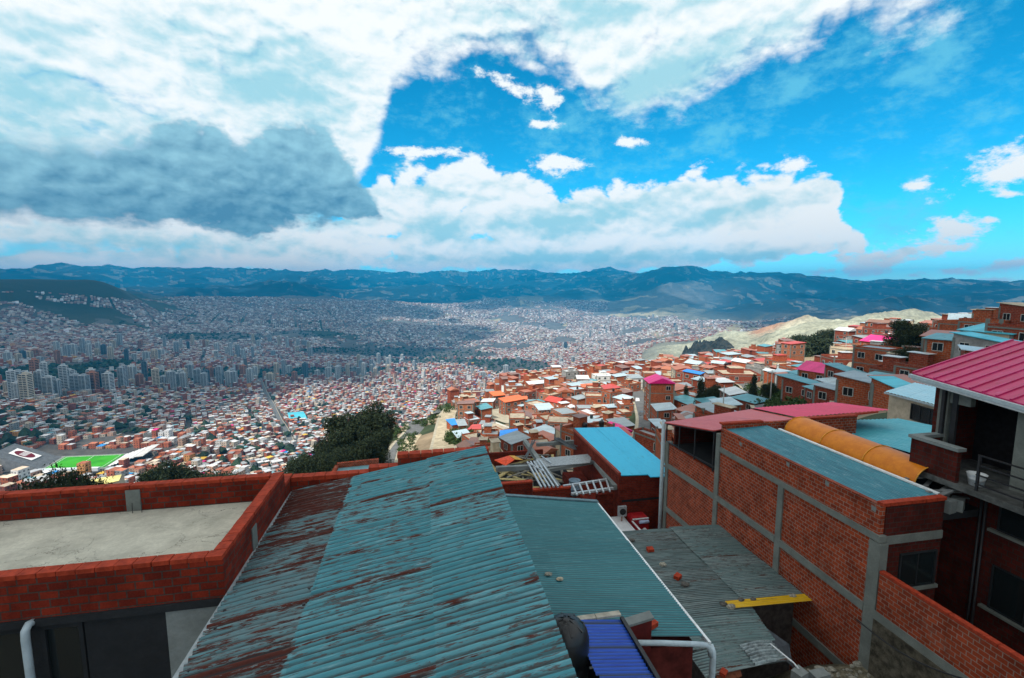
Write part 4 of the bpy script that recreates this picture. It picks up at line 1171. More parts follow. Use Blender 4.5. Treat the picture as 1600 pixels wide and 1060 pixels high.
def road(label, pts, width, mat, rmin=40, hf=smooth_h):
    P = [ground_at(u, v, rmin) for u, v in pts]
    P = [np.array([p[0], p[1]]) for p in P if p is not None]
    C = []
    for i in range(len(P) - 1):
        a, b = P[i], P[i + 1]
        n = max(2, int(np.linalg.norm(b - a) / 3))
        for k in range(n): C.append(a + (b - a) * k / n)
    C.append(P[-1]); C = np.array(C)
    for _ in range(6):
        C[1:-1] = .25 * C[:-2] + .5 * C[1:-1] + .25 * C[2:]
    T_ = np.gradient(C, axis=0); T_ /= np.linalg.norm(T_, axis=1)[:, None]
    N = np.stack([T_[:, 1], -T_[:, 0]], -1)
    w = MB(); rows = []
    zc = hf(C[:, 0], C[:, 1])
    offs = [-width / 2 - .9, -width / 2, width / 2, width / 2 + .9]
    for i in range(len(C)):
        ROADPTS.append((C[i][0], C[i][1], width / 2 + 1.5))
        for k, o_ in enumerate(offs):
            e = C[i] + N[i] * o_
            z = zc[i] * .5 + float(hf(e[0], e[1])) * .5 + .35 + (.15 if k in (0, 3) else 0)
            rows.append((e[0], e[1], z))
    n = len(C)
    f = [(i * 4 + k + 1, i * 4 + k, (i + 1) * 4 + k, (i + 1) * 4 + k + 1) for i in range(n - 1) for k in (0, 1, 2)]
    w.poly(rows, f)
    w.m = [1 if (i % 3) != 1 else 0 for i in range(len(w.m))]
    o = w.build('road', [mat, CONCROAD])
    tag(o, label, kind='structure')
    return C


road('grey asphalt road climbing past the dark tree clump', [(598, 745), (614, 722), (632, 696), (652, 672), (668, 655), (690, 644)], 8, ASPH)
road('sandy track rising straight up beyond the stepped gable', [(692, 720), (692, 700), (695, 672), (698, 650), (706, 638)], 6, SAND)
road('sandy verge beside the grey asphalt road', [(634, 722), (637, 700), (650, 682)], 5, SAND)
road('beige concrete road curving round the orange houses', [(772, 618), (763, 632), (770, 646), (784, 655), (806, 662)], 7, CONCROAD)
ST = road('grey street with parked cars running up past the magenta roofed block', [(985, 705), (1008, 690), (1020, 672), (1016, 652), (1008, 634), (998, 612)], 7, ASPH)
road('grey street beside the planted slope', [(1150, 596), (1172, 604), (1190, 622), (1208, 638)], 6, ASPH)
road('steep narrow street between the brick houses on the right slope', [(1330, 640), (1324, 615), (1322, 596), (1336, 576), (1350, 556)], 3.5, CONCROAD)
RP = np.array(ROADPTS)
ROADPTS.clear()
road('long straight avenue cutting through the valley houses past the cyan roofed hall', [(402, 585), (412, 608), (424, 628), (434, 648), (446, 672), (456, 696)], 9, ASPH, 480, height)
road('avenue crossing the shaded valley houses below the front towers', [(60, 652), (130, 640), (200, 632), (280, 628), (360, 620), (430, 612)], 9, ASPH, 480, height)
road('avenue through the eastern valley houses', [(500, 625), (560, 618), (620, 622), (680, 612), (740, 606)], 9, ASPH, 480, height)
RPF = np.array(ROADPTS)

# ================================================================== NEAR SETTLEMENT: houses one by one
HB = [brick_mat('town_brick_orange', (.44, .090, .028), (.34, .062, .022), (.34, .20, .13), bw=.6, bh=.3, ms=.03),
      brick_mat('town_brick_red', (.32, .052, .022), (.24, .038, .017), (.25, .14, .10), bw=.6, bh=.3, ms=.03),
      brick_mat('town_brick_pale', (.46, .15, .065), (.38, .11, .05), (.38, .25, .17), bw=.6, bh=.3, ms=.03),
      plain('town_cream', (.58, .48, .33), .85, .2, .2, 1), plain('town_white', (.72, .72, .68), .85, .2, .15, 1), plain('town_grey', (.28, .28, .27), .85, .2, .25, 1)]
WALLN = ['orange brick', 'red brick', 'pale brick', 'cream', 'white', 'grey']


def tinr(n, c, wear=(.5, .55, .57), am=.15):
    return tin_mat('town_' + n, c, tuple(min(1, x * 1.25 + .01) for x in c), amount=am, sheet=1.0, streak=3, wear=wear)


HR = {'teal': tinr('teal_tin', (.07, .25, .29), (.3, .42, .44)), 'pale': tinr('pale_tin', (.36, .46, .50), (.52, .58, .60)), 'grey': tinr('grey_tin', (.24, .28, .29)),
      'white': tinr('white_roof', (.54, .56, .56), (.66, .66, .66), 0), 'magenta': tinr('magenta_tin', (.62, .012, .17), (.7, .06, .25), 0), 'orange': tinr('orange_tin', (.66, .12, .02), (.6, .2, .06), 0),
      'blue': tinr('blue_tin', (.012, .20, .62), (.1, .3, .6), 0), 'brown': tinr('brown_tin', (.20, .10, .07), (.3, .2, .15), .3), 'beige': plain('town_slab', (.42, .36, .27), .9, .1, .25, .8),
      'cyan': tinr('cyan_tin', (.05, .40, .50), (.2, .5, .55), 0), 'red': tinr('red_tin', (.45, .045, .03), (.5, .12, .08), .1), 'yellow': tinr('yellow_tin', (.62, .38, .03), (.6, .45, .1), 0), 'terracotta': tinr('terracotta_sheet', (.34, .11, .055), (.40, .22, .14), .1)}
ROOFN = {'teal': 'turquoise tin roof', 'pale': 'pale tin roof', 'grey': 'grey tin roof', 'white': 'white roof', 'magenta': 'magenta roof', 'orange': 'orange roof', 'blue': 'bright blue roof', 'brown': 'rusty brown roof', 'beige': 'flat beige roof slab', 'cyan': 'cyan roof', 'red': 'red roof', 'yellow': 'yellow roof', 'terracotta': 'terracotta roof'}


def body(wl, rf, c, w, d, h, st, rz, kind, ri, rr, wi=0, ci=1, slabs=True):
    """walls with floor bands, corner posts and a roof, added to the two builders"""
    x, y, z = c
    M = Matrix.Rotation(rz, 3, 'Z')
    def tr(a, b, e): q_ = M @ Vector((a, b, 0)); return (x + q_.x, y + q_.y, z + e)
    wl.rbox((x, y, z - 7), w, d, h + 7, rz, mi=wi)
    sh = h / st
    if slabs:
        for k in range(1, st + (1 if kind == 'flat' else 0)):
            wl.rbox((x, y, z + k * sh - .2), w + .09, d + .09, .22, rz, mi=ci)
        for a in (-1, 1):
            for b in (-1, 1):
                p = tr(a * (w / 2 - .12), b * (d / 2 - .12), -2)
                wl.rbox(p, .34, .34, h + 2 + (rr.uniform(.3, 1.1) if kind == 'flat' and rr.random() < .6 else -.02), rz, mi=ci)
    if kind == 'flat':
        ph = rr.uniform(.25, .7)
        rf.rbox((x, y, z + h + .02), w - .32, d - .32, .06, rz, mi=ri)
        for a, b, sx, sy in ((0, -1, w, .16), (0, 1, w, .16), (-1, 0, .16, d - .33), (1, 0, .16, d - .33)):
            p = tr(a * (w / 2 - .08), b * (d / 2 - .08), h + .022)
            wl.rbox(p, sx, sy, ph, rz, mi=wi)
        if rr.random() < .5:
            p = tr(rr.uniform(-.2, .2) * w, rr.uniform(-.1, .25) * d, h + .08)
            a, b, e = w * rr.uniform(.3, .45), d * rr.uniform(.3, .45), rr.uniform(1.9, 2.5)
            wl.rbox(p, a, b, e, rz, mi=wi)
            rf.rbox((p[0], p[1], p[2] + e + .003), a + .5, b + .5, .1, rz, mi=ri)
    elif kind == 'gable':
        o = .4; rh = w * .22
        pts = [tr(-w / 2 - o, -d / 2 - o, h), tr(w / 2 + o, -d / 2 - o, h), tr(w / 2 + o, d / 2 + o, h), tr(-w / 2 - o, d / 2 + o, h), tr(0, -d / 2 - o, h + rh), tr(0, d / 2 + o, h + rh)]
        rf.poly(pts, [(0, 4, 5, 3), (1, 2, 5, 4), (0, 1, 4), (2, 3, 5), (0, 3, 2, 1)], ri)
    else:
        o = .35; s = rr.uniform(.25, .9) * (1 if rr.random() < .5 else -1)
        pts = [tr(-w / 2 - o, -d / 2 - o, h + .05), tr(w / 2 + o, -d / 2 - o, h + .05 + max(0, s)), tr(w / 2 + o, d / 2 + o, h + .05 + max(0, s)), tr(-w / 2 - o, d / 2 + o, h + .05)]
        if s < 0: pts = [tr(-w / 2 - o, -d / 2 - o, h + .05), tr(w / 2 + o, -d / 2 - o, h + .05), tr(w / 2 + o, d / 2 + o, h + .05 - s), tr(-w / 2 - o, d / 2 + o, h + .05 - s)]
        rf.slab([np.array(p) for p in pts], .09, ri)
        wl.poly([tr(-w / 2, -d / 2, h), tr(w / 2, -d / 2, h), tr(w / 2, d / 2, h), tr(-w / 2, d / 2, h)] + ([tr(w / 2, -d / 2, h + max(0, s) * .9), tr(w / 2, d / 2, h + max(0, s) * .9)] if s > 0 else [tr(w / 2, d / 2, h - s * .9), tr(-w / 2, d / 2, h - s * .9)]),
                [(0, 1, 4), (3, 5, 2), (1, 2, 5, 4), (0, 4, 5, 3)] if s > 0 else [(1, 2, 4), (0, 5, 3), (2, 3, 5, 4), (0, 1, 4, 5)], wi)


# (u, base row, width px, height px, roof, walls, kind): the ones that stand out in the photograph
HAND = [
    (1028, 655, 40, 60, 'magenta', 0, 'gable'), (890, 606, 22, 26, 'white', 5, 'flat'), (908, 604, 13, 25, 'white', 1, 'flat'), (941, 604, 30, 18, 'white', 4, 'flat'),
    (813, 640, 22, 18, 'orange', 0, 'shed'), (800, 648, 36, 24, 'orange', 0, 'shed'), (777, 636, 20, 20, 'orange', 0, 'shed'), (803, 618, 30, 16, 'pale', 0, 'flat'), (838, 616, 30, 18, 'white', 0, 'shed'),
    (808, 682, 27, 32, 'beige', 0, 'flat'), (872, 682, 36, 26, 'beige', 0, 'flat'), (843, 686, 22, 18, 'grey', 1, 'flat'), (850, 655, 26, 18, 'pale', 0, 'shed'), (928, 640, 30, 22, 'beige', 0, 'flat'),
    (886, 648, 34, 12, 'white', 0, 'flat'), (914, 652, 30, 16, 'grey', 1, 'flat'), (795, 692, 27, 12, 'blue', 0, 'shed'), (760, 674, 26, 13, 'grey', 1, 'flat'), (737, 664, 24, 10, 'pale', 1, 'flat'), (722, 690, 22, 11, 'pale', 1, 'shed'),
    (708, 672, 13, 12, 'blue', 0, 'shed'), (721, 672, 13, 11, 'grey', 1, 'shed'), (763, 640, 20, 14, 'white', 0, 'shed'), (730, 628, 30, 10, 'beige', 0, 'flat'), (745, 622, 16, 10, 'beige', 1, 'flat'),
    (1036, 664, 30, 27, 'pale', 0, 'shed'), (1072, 650, 36, 24, 'teal', 0, 'shed'), (1110, 648, 32, 20, 'teal', 0, 'shed'), (1143, 637, 24, 24, 'white', 1, 'shed'), (1172, 640, 36, 16, 'teal', 1, 'shed'), (1132, 648, 32, 18, 'pale', 1, 'shed'),
    (1282, 614, 56, 36, 'magenta', 0, 'gable'), (1316, 612, 24, 34, 'teal', 1, 'shed'), (1377, 549, 46, 15, 'magenta', 0, 'gable'), (1221, 580, 40, 17, 'red', 0, 'flat'), (1285, 580, 24, 12, 'brown', 1, 'flat'), (1312, 576, 44, 17, 'white', 1, 'flat'),
    (1150, 600, 60, 17, 'beige', 1, 'flat'), (1252, 626, 26, 30, 'teal', 1, 'shed'), (1284, 632, 24, 22, 'teal', 1, 'shed'), (1308, 633, 28, 24, 'grey', 1, 'shed'), (1303, 620, 26, 22, 'pale', 1, 'shed'),
    (1358, 630, 62, 34, 'grey', 0, 'shed'), (1368, 590, 46, 46, 'grey', 0, 'flat'), (1401, 606, 40, 26, 'white', 1, 'flat'), (1392, 616, 30, 18, 'teal', 1, 'shed'), (1348, 622, 24, 12, 'cyan', 1, 'shed'),
    (1560, 512, 56, 22, 'beige', 0, 'shed'), (1602, 514, 34, 34, 'beige', 1, 'shed'), (1505, 524, 40, 17, 'grey', 0, 'flat'), (1535, 524, 20, 18, 'beige', 0, 'flat'), (1560, 520, 30, 12, 'white', 0, 'flat'), (1484, 533, 40, 14, 'beige', 0, 'flat'),
    (1495, 556, 44, 24, 'teal', 0, 'shed'), (1555, 545, 46, 20, 'cyan', 3, 'shed'), (1540, 560, 34, 16, 'cyan', 5, 'shed'), (1443, 545, 38, 12, 'white', 0, 'shed'), (1590, 540, 30, 26, 'grey', 1, 'flat'),
    (1021, 706, 22, 15, 'grey', 1, 'flat'), (1034, 690, 16, 12, 'pale', 1, 'shed'), (1040, 716, 22, 14, 'beige', 0, 'flat'), (1058, 700, 24, 16, 'terracotta', 0, 'flat'), (1090, 690, 26, 16, 'grey', 0, 'shed'), (1120, 684, 26, 14, 'beige', 1, 'flat'),
    (1447, 522, 20, 8, 'magenta', 1, 'shed'), (1200, 566, 30, 10, 'beige', 0, 'flat'), (1250, 590, 22, 12, 'red', 0, 'flat'), (965, 684, 30, 9, 'magenta', 0, 'gable'), (1330, 545, 30, 10, 'teal', 1, 'shed'), (1240, 610, 30, 18, 'teal', 0, 'shed'),
    (1425, 575, 36, 16, 'brown', 0, 'flat'), (1440, 600, 30, 14, 'white', 1, 'flat'), (1408, 640, 34, 14, 'cyan', 0, 'shed'), (930, 676, 26, 14, 'pale', 0, 'shed'), (905, 676, 24, 12, 'pale', 1, 'shed'), (985, 615, 26, 16, 'beige', 0, 'flat'), (975, 648, 24, 18, 'white', 0, 'flat'), (955, 660, 34, 14, 'pale', 0, 'flat'),
]
rr = random.Random(21)
cand = []


def clear_of_roads(x, y, rad):
    return np.all(np.hypot(RP[:, 0] - x, RP[:, 1] - y) > RP[:, 2] + rad)


ROADPIX = np.stack(pix(np.stack([RP[:, 0], RP[:, 1], smooth_h(RP[:, 0], RP[:, 1])], -1)), -1)


def hides_road(u, v, dd, w):
    hw = w * F / dd * .5; ht = 4.5 * F / dd
    m = (ROADPIX[:, 2] > dd) & (abs(ROADPIX[:, 0] - u) < hw) & (ROADPIX[:, 1] > v - ht) & (ROADPIX[:, 1] < v)
    return m.sum() > 1


GREEN = [(1200, 622, 46, 20), (725, 690, 26, 12), (785, 705, 30, 10), (1430, 552, 14, 14), (1100, 612, 10, 10), (560, 690, 90, 60), (1272, 540, 44, 17), (1428, 535, 16, 22)]
for (u, vb, wp, hp, rc, wc, kd) in HAND:
    g = ground_at(u, vb)
    dd = float(g @ FW)
    w = wp * dd / F; h = max(2.4, hp * dd / F)
    cand.append(dict(x=g[0], y=g[1], z=g[2], w=w * .92, d=min(max(6.5, w * .75), 13), h=h, roof=rc, wall=wc, kind=kd, rz=rr.uniform(-.35, .35), hand=True, dist=dd))
for tries in range(34000):
    r = math.sqrt(rr.uniform(62 ** 2, 470 ** 2)); az = rr.uniform(az_of(640), az_of(1640))
    x, y = r * math.sin(az), r * math.cos(az)
    z = float(smooth_h(x, y))
    if z > 0: continue
    u, v, dd = pix((x, y, z)); vt_ = pix((x, y, z + 6))[1]
    if v > 745 or r < (86 if u < 1000 else 100 if u < 1350 else 74): continue
    if u < 760 and r > 285: continue
    if u < 690 + (r < 140) * 30: continue
    if any(((u - a) / c) ** 2 + ((vv_ - b) / e) ** 2 < 1 for a, b, c, e in GREEN for vv_ in (v, vt_)): continue
    w = rr.uniform(4.6, 8.6); d = rr.uniform(5, 8.8)
    if r < 118: w *= .72; d *= .72
    if any((x - c['x']) ** 2 + (y - c['y']) ** 2 < (.42 * (max(w, d) + max(c['w'], c['d'])) + (1.0 if c['hand'] else .0)) ** 2 for c in cand): continue
    if not clear_of_roads(x, y, min(w, d) * .5): continue
    if hides_road(u, v, dd, w): continue
    # leave the sight line to the marked houses open
    st = rr.choices((1, 2, 3, 4), (22, 42, 28, 8) if r > 118 else (60, 40, 0, 0))[0]
    h = st * 2.5 + .3
    if pix((x, y, z + h + 2))[1] < 484 + (6 if u < 1500 else 0): continue
    if any(c['hand'] and c['dist'] > dd and abs(u - pix((c['x'], c['y'], c['z']))[0]) < (c['w'] + w) / 2 * F / c['dist'] and pix((x, y, z + h))[1] < pix((c['x'], c['y'], c['z'] + c['h'] * .55))[1] for c in cand if c['hand']):
        h = 2.5; st = 1
        if any(c['hand'] and c['dist'] > dd and abs(u - pix((c['x'], c['y'], c['z']))[0]) < (c['w'] + w) / 2 * F / c['dist'] and pix((x, y, z + h))[1] < pix((c['x'], c['y'], c['z'] + c['h'] * .55))[1] for c in cand if c['hand']): continue
    right = u > 1120
    rc = rr.choices(['pale', 'grey', 'teal', 'white', 'beige', 'brown', 'red', 'orange', 'blue', 'magenta', 'terracotta'], [9, 11, 9 if right else 3, 4, 28, 12, 3, .5, .3, .3, 24])[0]
    wc = rr.choices(range(6), [40, 28, 12, 5, 4, 6])[0]
    kd = 'flat' if rc == 'beige' else rr.choices(('shed', 'flat', 'gable'), (60, 25, 10))[0]
    cand.append(dict(x=x, y=y, z=z, w=w, d=d, h=h, roof=rc, wall=wc, kind=kd, rz=round(rr.uniform(-.5, .5) + .25 * math.sin(x / 60), 2), hand=False, dist=float(dd)))
    if len(cand) > 1250: break
for c in cand:
    c['u'], c['v'], _ = [float(t) for t in pix((c['x'], c['y'], c['z'] + c['h'] * .6))]
    c['size'] = c['w'] * c['h'] / c['dist'] ** 2
cand.sort(key=lambda c: (not c['hand'], -c['size']))
inview = [c for c in cand if -20 < c['u'] < 1620]
single = inview[:292]; rest = inview[292:] + [c for c in cand if not -20 < c['u'] < 1620]

LAND = [('the tall magenta block', 1028, 615), ('the white office building', 941, 595), ('the curving beige road', 768, 640), ('the dark tree clump', 600, 680), ('the sky blue roof', 965, 705),
        ('the dark pine grove', 1270, 537), ('the dark skyline tree', 1428, 515), ('the green slope', 1195, 620), ('the rock outcrop', 1098, 555), ('the steep narrow street', 1325, 600), ('the parked cars', 1014, 660), ('the skyline brick blocks', 1565, 495), ('the pale blue roof', 1440, 620), ('the faded red roof', 1150, 655), ('the unfinished rooftop', 860, 700), ('the sandy track', 695, 670)]
ORD = ['', 'second', 'third', 'fourth', 'fifth', 'sixth', 'seventh', 'eighth', 'ninth', 'tenth', 'eleventh', 'twelfth']
STN = {1: 'single storey', 2: 'two storey', 3: 'three storey', 4: 'four storey', 5: 'five storey', 6: 'six storey'}
keys = {}
for c in single:
    c['st'] = max(1, min(6, int(round(c['h'] / 2.6))))
    L = min(LAND, key=lambda l: (l[1] - c['u']) ** 2 + ((l[2] - c['v']) * 1.6) ** 2)
    dist = math.hypot(L[1] - c['u'], (L[2] - c['v']) * 1.6)
    c['key'] = (c['st'], c['wall'], c['roof'], L[0]); c['ld'] = dist
    keys.setdefault(c['key'], []).append(c)
for k, v in keys.items():
    v.sort(key=lambda c: c['ld'])
    for i, c in enumerate(v):
        c['label'] = f"{STN[k[0]]} {WALLN[k[1]]} house, {ROOFN[k[2]]}, {(ORD[i] + ' ') if i else ''}nearest {k[3]}" if i < 12 else None
WINF = plain('pale_window_frame', (.45, .45, .42), .6)
_wn = {}


def win_proto(w, h):
    k = (round(w, 1), round(h, 1))
    if k not in _wn:
        a = MB()
        fr = .09
        for dx, dz, sx, sz in ((0, h / 2, w, fr), (0, -h / 2, w, fr), (-w / 2, 0, fr, h - fr), (w / 2, 0, fr, h - fr), (0, 0, fr * .7, h - fr)):
            a.box(dx - sx / 2, dx + sx / 2, -.06, .03, dz - sz / 2, dz + sz / 2, 0)
        a.box(-w / 2 + .05, w / 2 - .05, -.03, .02, -h / 2 + .05, h / 2 - .05, 1)
        o = a.build('window', [WINF, GLASS]); me = o.data
        bpy.data.objects.remove(o)
        _wn[k] = me
    return _wn[k]


for n_, c in enumerate(single):
    t = thing('town_house', c['label'], 'house', (c['x'], c['y'], c['z']), 'houses of the hillside settlement')
    if c['label'] is None: t['label'] = 'small brick house in the hillside settlement with a plain roof'
    wl, rf = MB(), MB()
    body(wl, rf, (c['x'], c['y'], c['z']), c['w'], c['d'], c['h'], c['st'], c['rz'], c['kind'], 0, rr)
    wl.build('wall', [HB[c['wall']], CONC], t)
    rf.build('roof', HR[c['roof']], t)
    if rr.random() < .28 and c['kind'] == 'flat' and not c['hand']:
        tk = MB().lathe((c['x'] + rr.uniform(-1.2, 1.2), c['y'] + rr.uniform(-1, 1), c['z'] + c['h'] + .06), [(0, 0), (.5, 0), (.52, 1.1), (.4, 1.3), (0, 1.4)], 12)
        tk.build('roof_tank', BLK, t)
    if c['size'] > .0008 or n_ < 170:
        sh = c['h'] / c['st']; cr, sr = math.cos(c['rz']), math.sin(c['rz'])
        toc = np.array([-c['x'], -c['y']]); tot = 0
        for (nx, ny, ln, off) in ((0, -1, c['w'], c['d']), (-1, 0, c['d'], c['w']), (1, 0, c['d'], c['w'])):
            wn = np.array([nx * cr - ny * sr, nx * sr + ny * cr])
            if wn @ toc / np.linalg.norm(toc) < .25: continue
            m_ = max(1, int(ln / 3.0))
            for s_ in range(c['st']):
                for k in range(m_):
                    if tot >= 14 or rr.random() < .18: continue
                    a = (k + .5) / m_ * ln - ln / 2
                    lx, ly = (a, -off / 2 - .05) if ny else (nx * (off / 2 + .05), a)
                    o = bpy.data.objects.new('window', win_proto(1.3, 1.2)); COL.objects.link(o); o.parent = t
                    o.location = (lx * cr - ly * sr, lx * sr + ly * cr, sh * s_ + sh * .52)
                    o.rotation_euler = (0, 0, c['rz'] + (0 if ny else (-math.pi / 2 if nx < 0 else math.pi / 2)))
                    tot += 1
wl, rf = MB(), MB()
RK = list(HR)
for c in rest:
    body(wl, wl, (c['x'], c['y'], c['z']), c['w'], c['d'], c['h'], max(1, int(round(c['h'] / 2.6))), c['rz'], c['kind'], 7 + RK.index(c['roof']), rr, wi=c['wall'], ci=6, slabs=c['dist'] < 260)
o = wl.build('hillside_houses', HB + [CONC] + [HR[k] for k in RK]); tag(o, 'mass of further small brick houses filling the hillside settlement', kind='stuff')

# ================================================================== THE CITY IN THE VALLEY
PARK = [(330, 588, 330, 9, -.03), (80, 582, 150, 12, -.1), (620, 552, 160, 8, .02), (700, 566, 120, 5, .0), (480, 523, 60, 6, 0), (330, 527, 90, 6, 0), (800, 573, 60, 10, 0), (960, 578, 60, 6, 0)]


def in_park(u, v):
    r_ = np.zeros(np.shape(u), bool)
    for a, b, c, d_, k in PARK:
        r_ |= ((u - a) / c) ** 2 + ((v - b - k * (u - a)) / d_) ** 2 < 1
    return r_


def inside_poly(u, v, poly):
    r_ = np.zeros(np.shape(u), bool)
    for i in range(len(poly)):
        (x0, y0), (x1, y1) = poly[i - 1], poly[i]
        if y0 != y1: r_ ^= ((y0 > v) != (y1 > v)) & (u < (x1 - x0) * (v - y0) / (y1 - y0) + x0)
    return r_


def city():
    seeds = []
    tr_ = 0
    g = np.random.default_rng(5)
    while tr_ < 6000:
        tr_ += 1
        r = math.sqrt(g.uniform(480 ** 2, 7000 ** 2)); a = g.uniform(az_of(-40), az_of(1230))
        p = np.array([r * math.sin(a), r * math.cos(a)])
        if all(np.hypot(*(p - s)) > 190 + r * .07 for s in seeds): seeds.append(p)
    S_ = np.array(seeds); P_all = []
    for k, s in enumerate(S_):
        r = np.hypot(*s)
        cell = 8.4 if r < 1100 else 9.8 if r < 1900 else 12 if r < 3000 else 14 if r < 4600 else 16.5
        ext = 2.2 * (190 + r * .07)
        n = int(ext / cell)
        I_, J_ = np.meshgrid(np.arange(-n, n + 1), np.arange(-n, n + 1), indexing='ij')
        I_ = I_.ravel(); J_ = J_.ravel()
        keep = (J_ % 5 != 0) & (I_ % 13 != 0) & (g.random(len(I_)) > .10)
        I_, J_ = I_[keep], J_[keep]
        th = g.uniform(-.8, .8)
        lx = I_ * cell + g.uniform(-.9, .9, len(I_)); ly = J_ * cell + g.uniform(-.9, .9, len(I_))
        x = s[0] + lx * math.cos(th) - ly * math.sin(th); y = s[1] + lx * math.sin(th) + ly * math.cos(th)
        d2 = (x[:, None] - S_[None, :, 0]) ** 2 + (y[:, None] - S_[None, :, 1]) ** 2
        ok = d2.argmin(1) == k
        x, y = x[ok], y[ok]
        P_all.append(np.stack([x, y, np.full(len(x), th), np.full(len(x), cell)], -1))
    A = np.concatenate(P_all)
    x, y, th, cell = A.T
    r = np.hypot(x, y); z = height(x, y)
    u, v, d = pix(np.stack([x, y, z], -1))
    ok = (r > 470) & (r < 6900) & (d > 10) & (u > -60) & (u < 1240)
    ok &= ~((u < 640) & (v > 772)) & ~((r < 560) & (u > 560)) & (pale_w(x, y) < .35) & ~in_park(u, v)
    ok &= ~((u < 560) & (v < 462 + np.clip((u - 120) * .09, -15, 30) - 80 * sstep(200, 430, u + 120 * (fbm(x / 300, y / 300, 3, 57) - .5)))) & ~((u > 950) & (r > 5300))
    ok &= ~inside_poly(u, v, [(2, 741), (74, 694), (112, 707), (200, 703), (234, 699), (238, 712), (172, 742)]) & (massif(x, y) < .4)
    n2 = fbm(x / 420, y / 420, 5, 51)
    ok &= ~((r > 2500) & (n2 > .60)) & ~((r > 4300) & (n2 > .565))
    n3 = fbm(x / 130, y / 130, 4, 52)
    ok &= n3 < .75
    for c_ in range(0, len(RPF), 4): ok &= (x - RPF[c_, 0]) ** 2 + (y - RPF[c_, 1]) ** 2 > (RPF[c_, 2] + 4.5) ** 2
    x, y, th, cell, z, r, u, v, n2 = [q_[ok] for q_ in (x, y, th, cell, z, r, u, v, n2)]
    n = len(x); g2 = np.random.default_rng(8)
    w = cell * g2.uniform(.62, .97, n); dp = cell * g2.uniform(.62, .97, n)
    h = 2.7 * g2.choice([1, 2, 3, 4, 5], n, p=[.26, .42, .23, .07, .02]) + g2.uniform(0, .8, n)
    inner = np.exp(-((v - 590) / 30) ** 2) * (u < 760)
    h = h + inner * g2.random(n) ** 4 * 22
    tilt = g2.uniform(-.5, .5, n) * (g2.random(n) < .6)
    cw, sw = np.cos(th), np.sin(th)
    cx = np.array([-1, 1, 1, -1]) * .5; cy = np.array([-1, -1, 1, 1]) * .5
    X = x[:, None] + (w[:, None] * cx) * cw[:, None] - (dp[:, None] * cy) * sw[:, None]
    Y = y[:, None] + (w[:, None] * cx) * sw[:, None] + (dp[:, None] * cy) * cw[:, None]
    zb = np.repeat((z - 6)[:, None], 4, 1); zt = z[:, None] + h[:, None] + tilt[:, None] * np.array([0, 0, 1, 1]) 
    V_ = np.concatenate([np.stack([X, Y, zb], -1), np.stack([X, Y, zt], -1)], 1)     # n,8,3
    Q = np.array([[4, 5, 6, 7], [0, 1, 5, 4], [1, 2, 6, 5], [2, 3, 7, 6], [3, 0, 4, 7]])
    quads = (np.arange(n)[:, None, None] * 8 + Q[None]).reshape(-1, 4)
    roofs = np.array([(.46, .48, .50), (.60, .61, .61), (.30, .32, .33), (.42, .15, .09), (.30, .10, .06), (.48, .40, .30), (.62, .50, .38), (.16, .34, .38), (.20, .16, .14), (.03, .22, .52), (.62, .03, .20), (.66, .42, .06), (.60, .16, .04)])
    pr = np.array([.22, .16, .15, .11, .09, .09, .05, .04, .05, .008, .012, .012, .02]); pr /= pr.sum()
    walls = np.array([(.40, .12, .065), (.28, .085, .06), (.48, .31, .23), (.50, .44, .36), (.66, .65, .63), (.28, .29, .29), (.58, .28, .10)])
    pw_ = np.array([.27, .20, .15, .14, .13, .08, .03]); pw_ /= pw_.sum()
    rc = roofs[g2.choice(len(roofs), n, p=pr)] * g2.uniform(.7, 1.15, (n, 1))
    wc = walls[g2.choice(len(walls), n, p=pw_)] * g2.uniform(.7, 1.1, (n, 1))
    fw = sstep(1700, 3600, r)[:, None]      # far districts greyed: the muted look of cloud shade put into colour
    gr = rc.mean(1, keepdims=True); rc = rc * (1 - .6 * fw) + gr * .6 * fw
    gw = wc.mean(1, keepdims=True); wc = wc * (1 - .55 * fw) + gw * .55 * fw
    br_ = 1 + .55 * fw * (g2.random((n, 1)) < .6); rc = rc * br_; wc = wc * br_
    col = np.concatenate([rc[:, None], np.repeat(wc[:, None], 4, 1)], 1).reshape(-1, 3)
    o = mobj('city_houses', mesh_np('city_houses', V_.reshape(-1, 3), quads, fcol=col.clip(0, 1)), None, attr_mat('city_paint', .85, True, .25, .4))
    tag(o, 'dense carpet of small houses covering the valley and the far slopes', kind='stuff')
    print('city houses', n)
    # trees between the houses and in the parks: one mass
    P = []
    uu = g2.uniform(-20, 1100, 60000); vv = g2.uniform(505, 745, 60000)
    return g2


g2 = city()


def tree_mass(name, label, pts, size, col):
    n = len(pts); g = np.random.default_rng(4)
    O = np.array([[1, 0, 0], [0, 1, 0], [-1, 0, 0], [0, -1, 0], [.7, .7, .5], [-.7, .7, .6], [-.7, -.7, .5], [.7, -.7, .6], [0, 0, 1.15], [0, 0, -.3]])
    Fq = np.array([[0, 4, 1, 9], [1, 5, 2, 9], [2, 6, 3, 9], [3, 7, 0, 9], [4, 8, 5, 1], [5, 8, 6, 2], [6, 8, 7, 3], [7, 8, 4, 0]])
    s = size * g.uniform(.6, 1.3, n)
    Vt = pts[:, None] + O[None] * s[:, None, None] * g.uniform(.6, 1.3, (n, 10, 3)) + np.array([0, 0, 1.0]) * s[:, None, None] * .5
    q_ = (np.arange(n)[:, None, None] * 10 + Fq[None]).reshape(-1, 4)
    c = np.repeat(np.array(col)[None] * g.uniform(.5, 1.6, (n, 1)), 8, 0)
    o = mobj(name, mesh_np(name, Vt.reshape(-1, 3), q_, fcol=c), None, attr_mat('leaf_mass', .9, False, .4, .6))
    tag(o, label, kind='stuff')


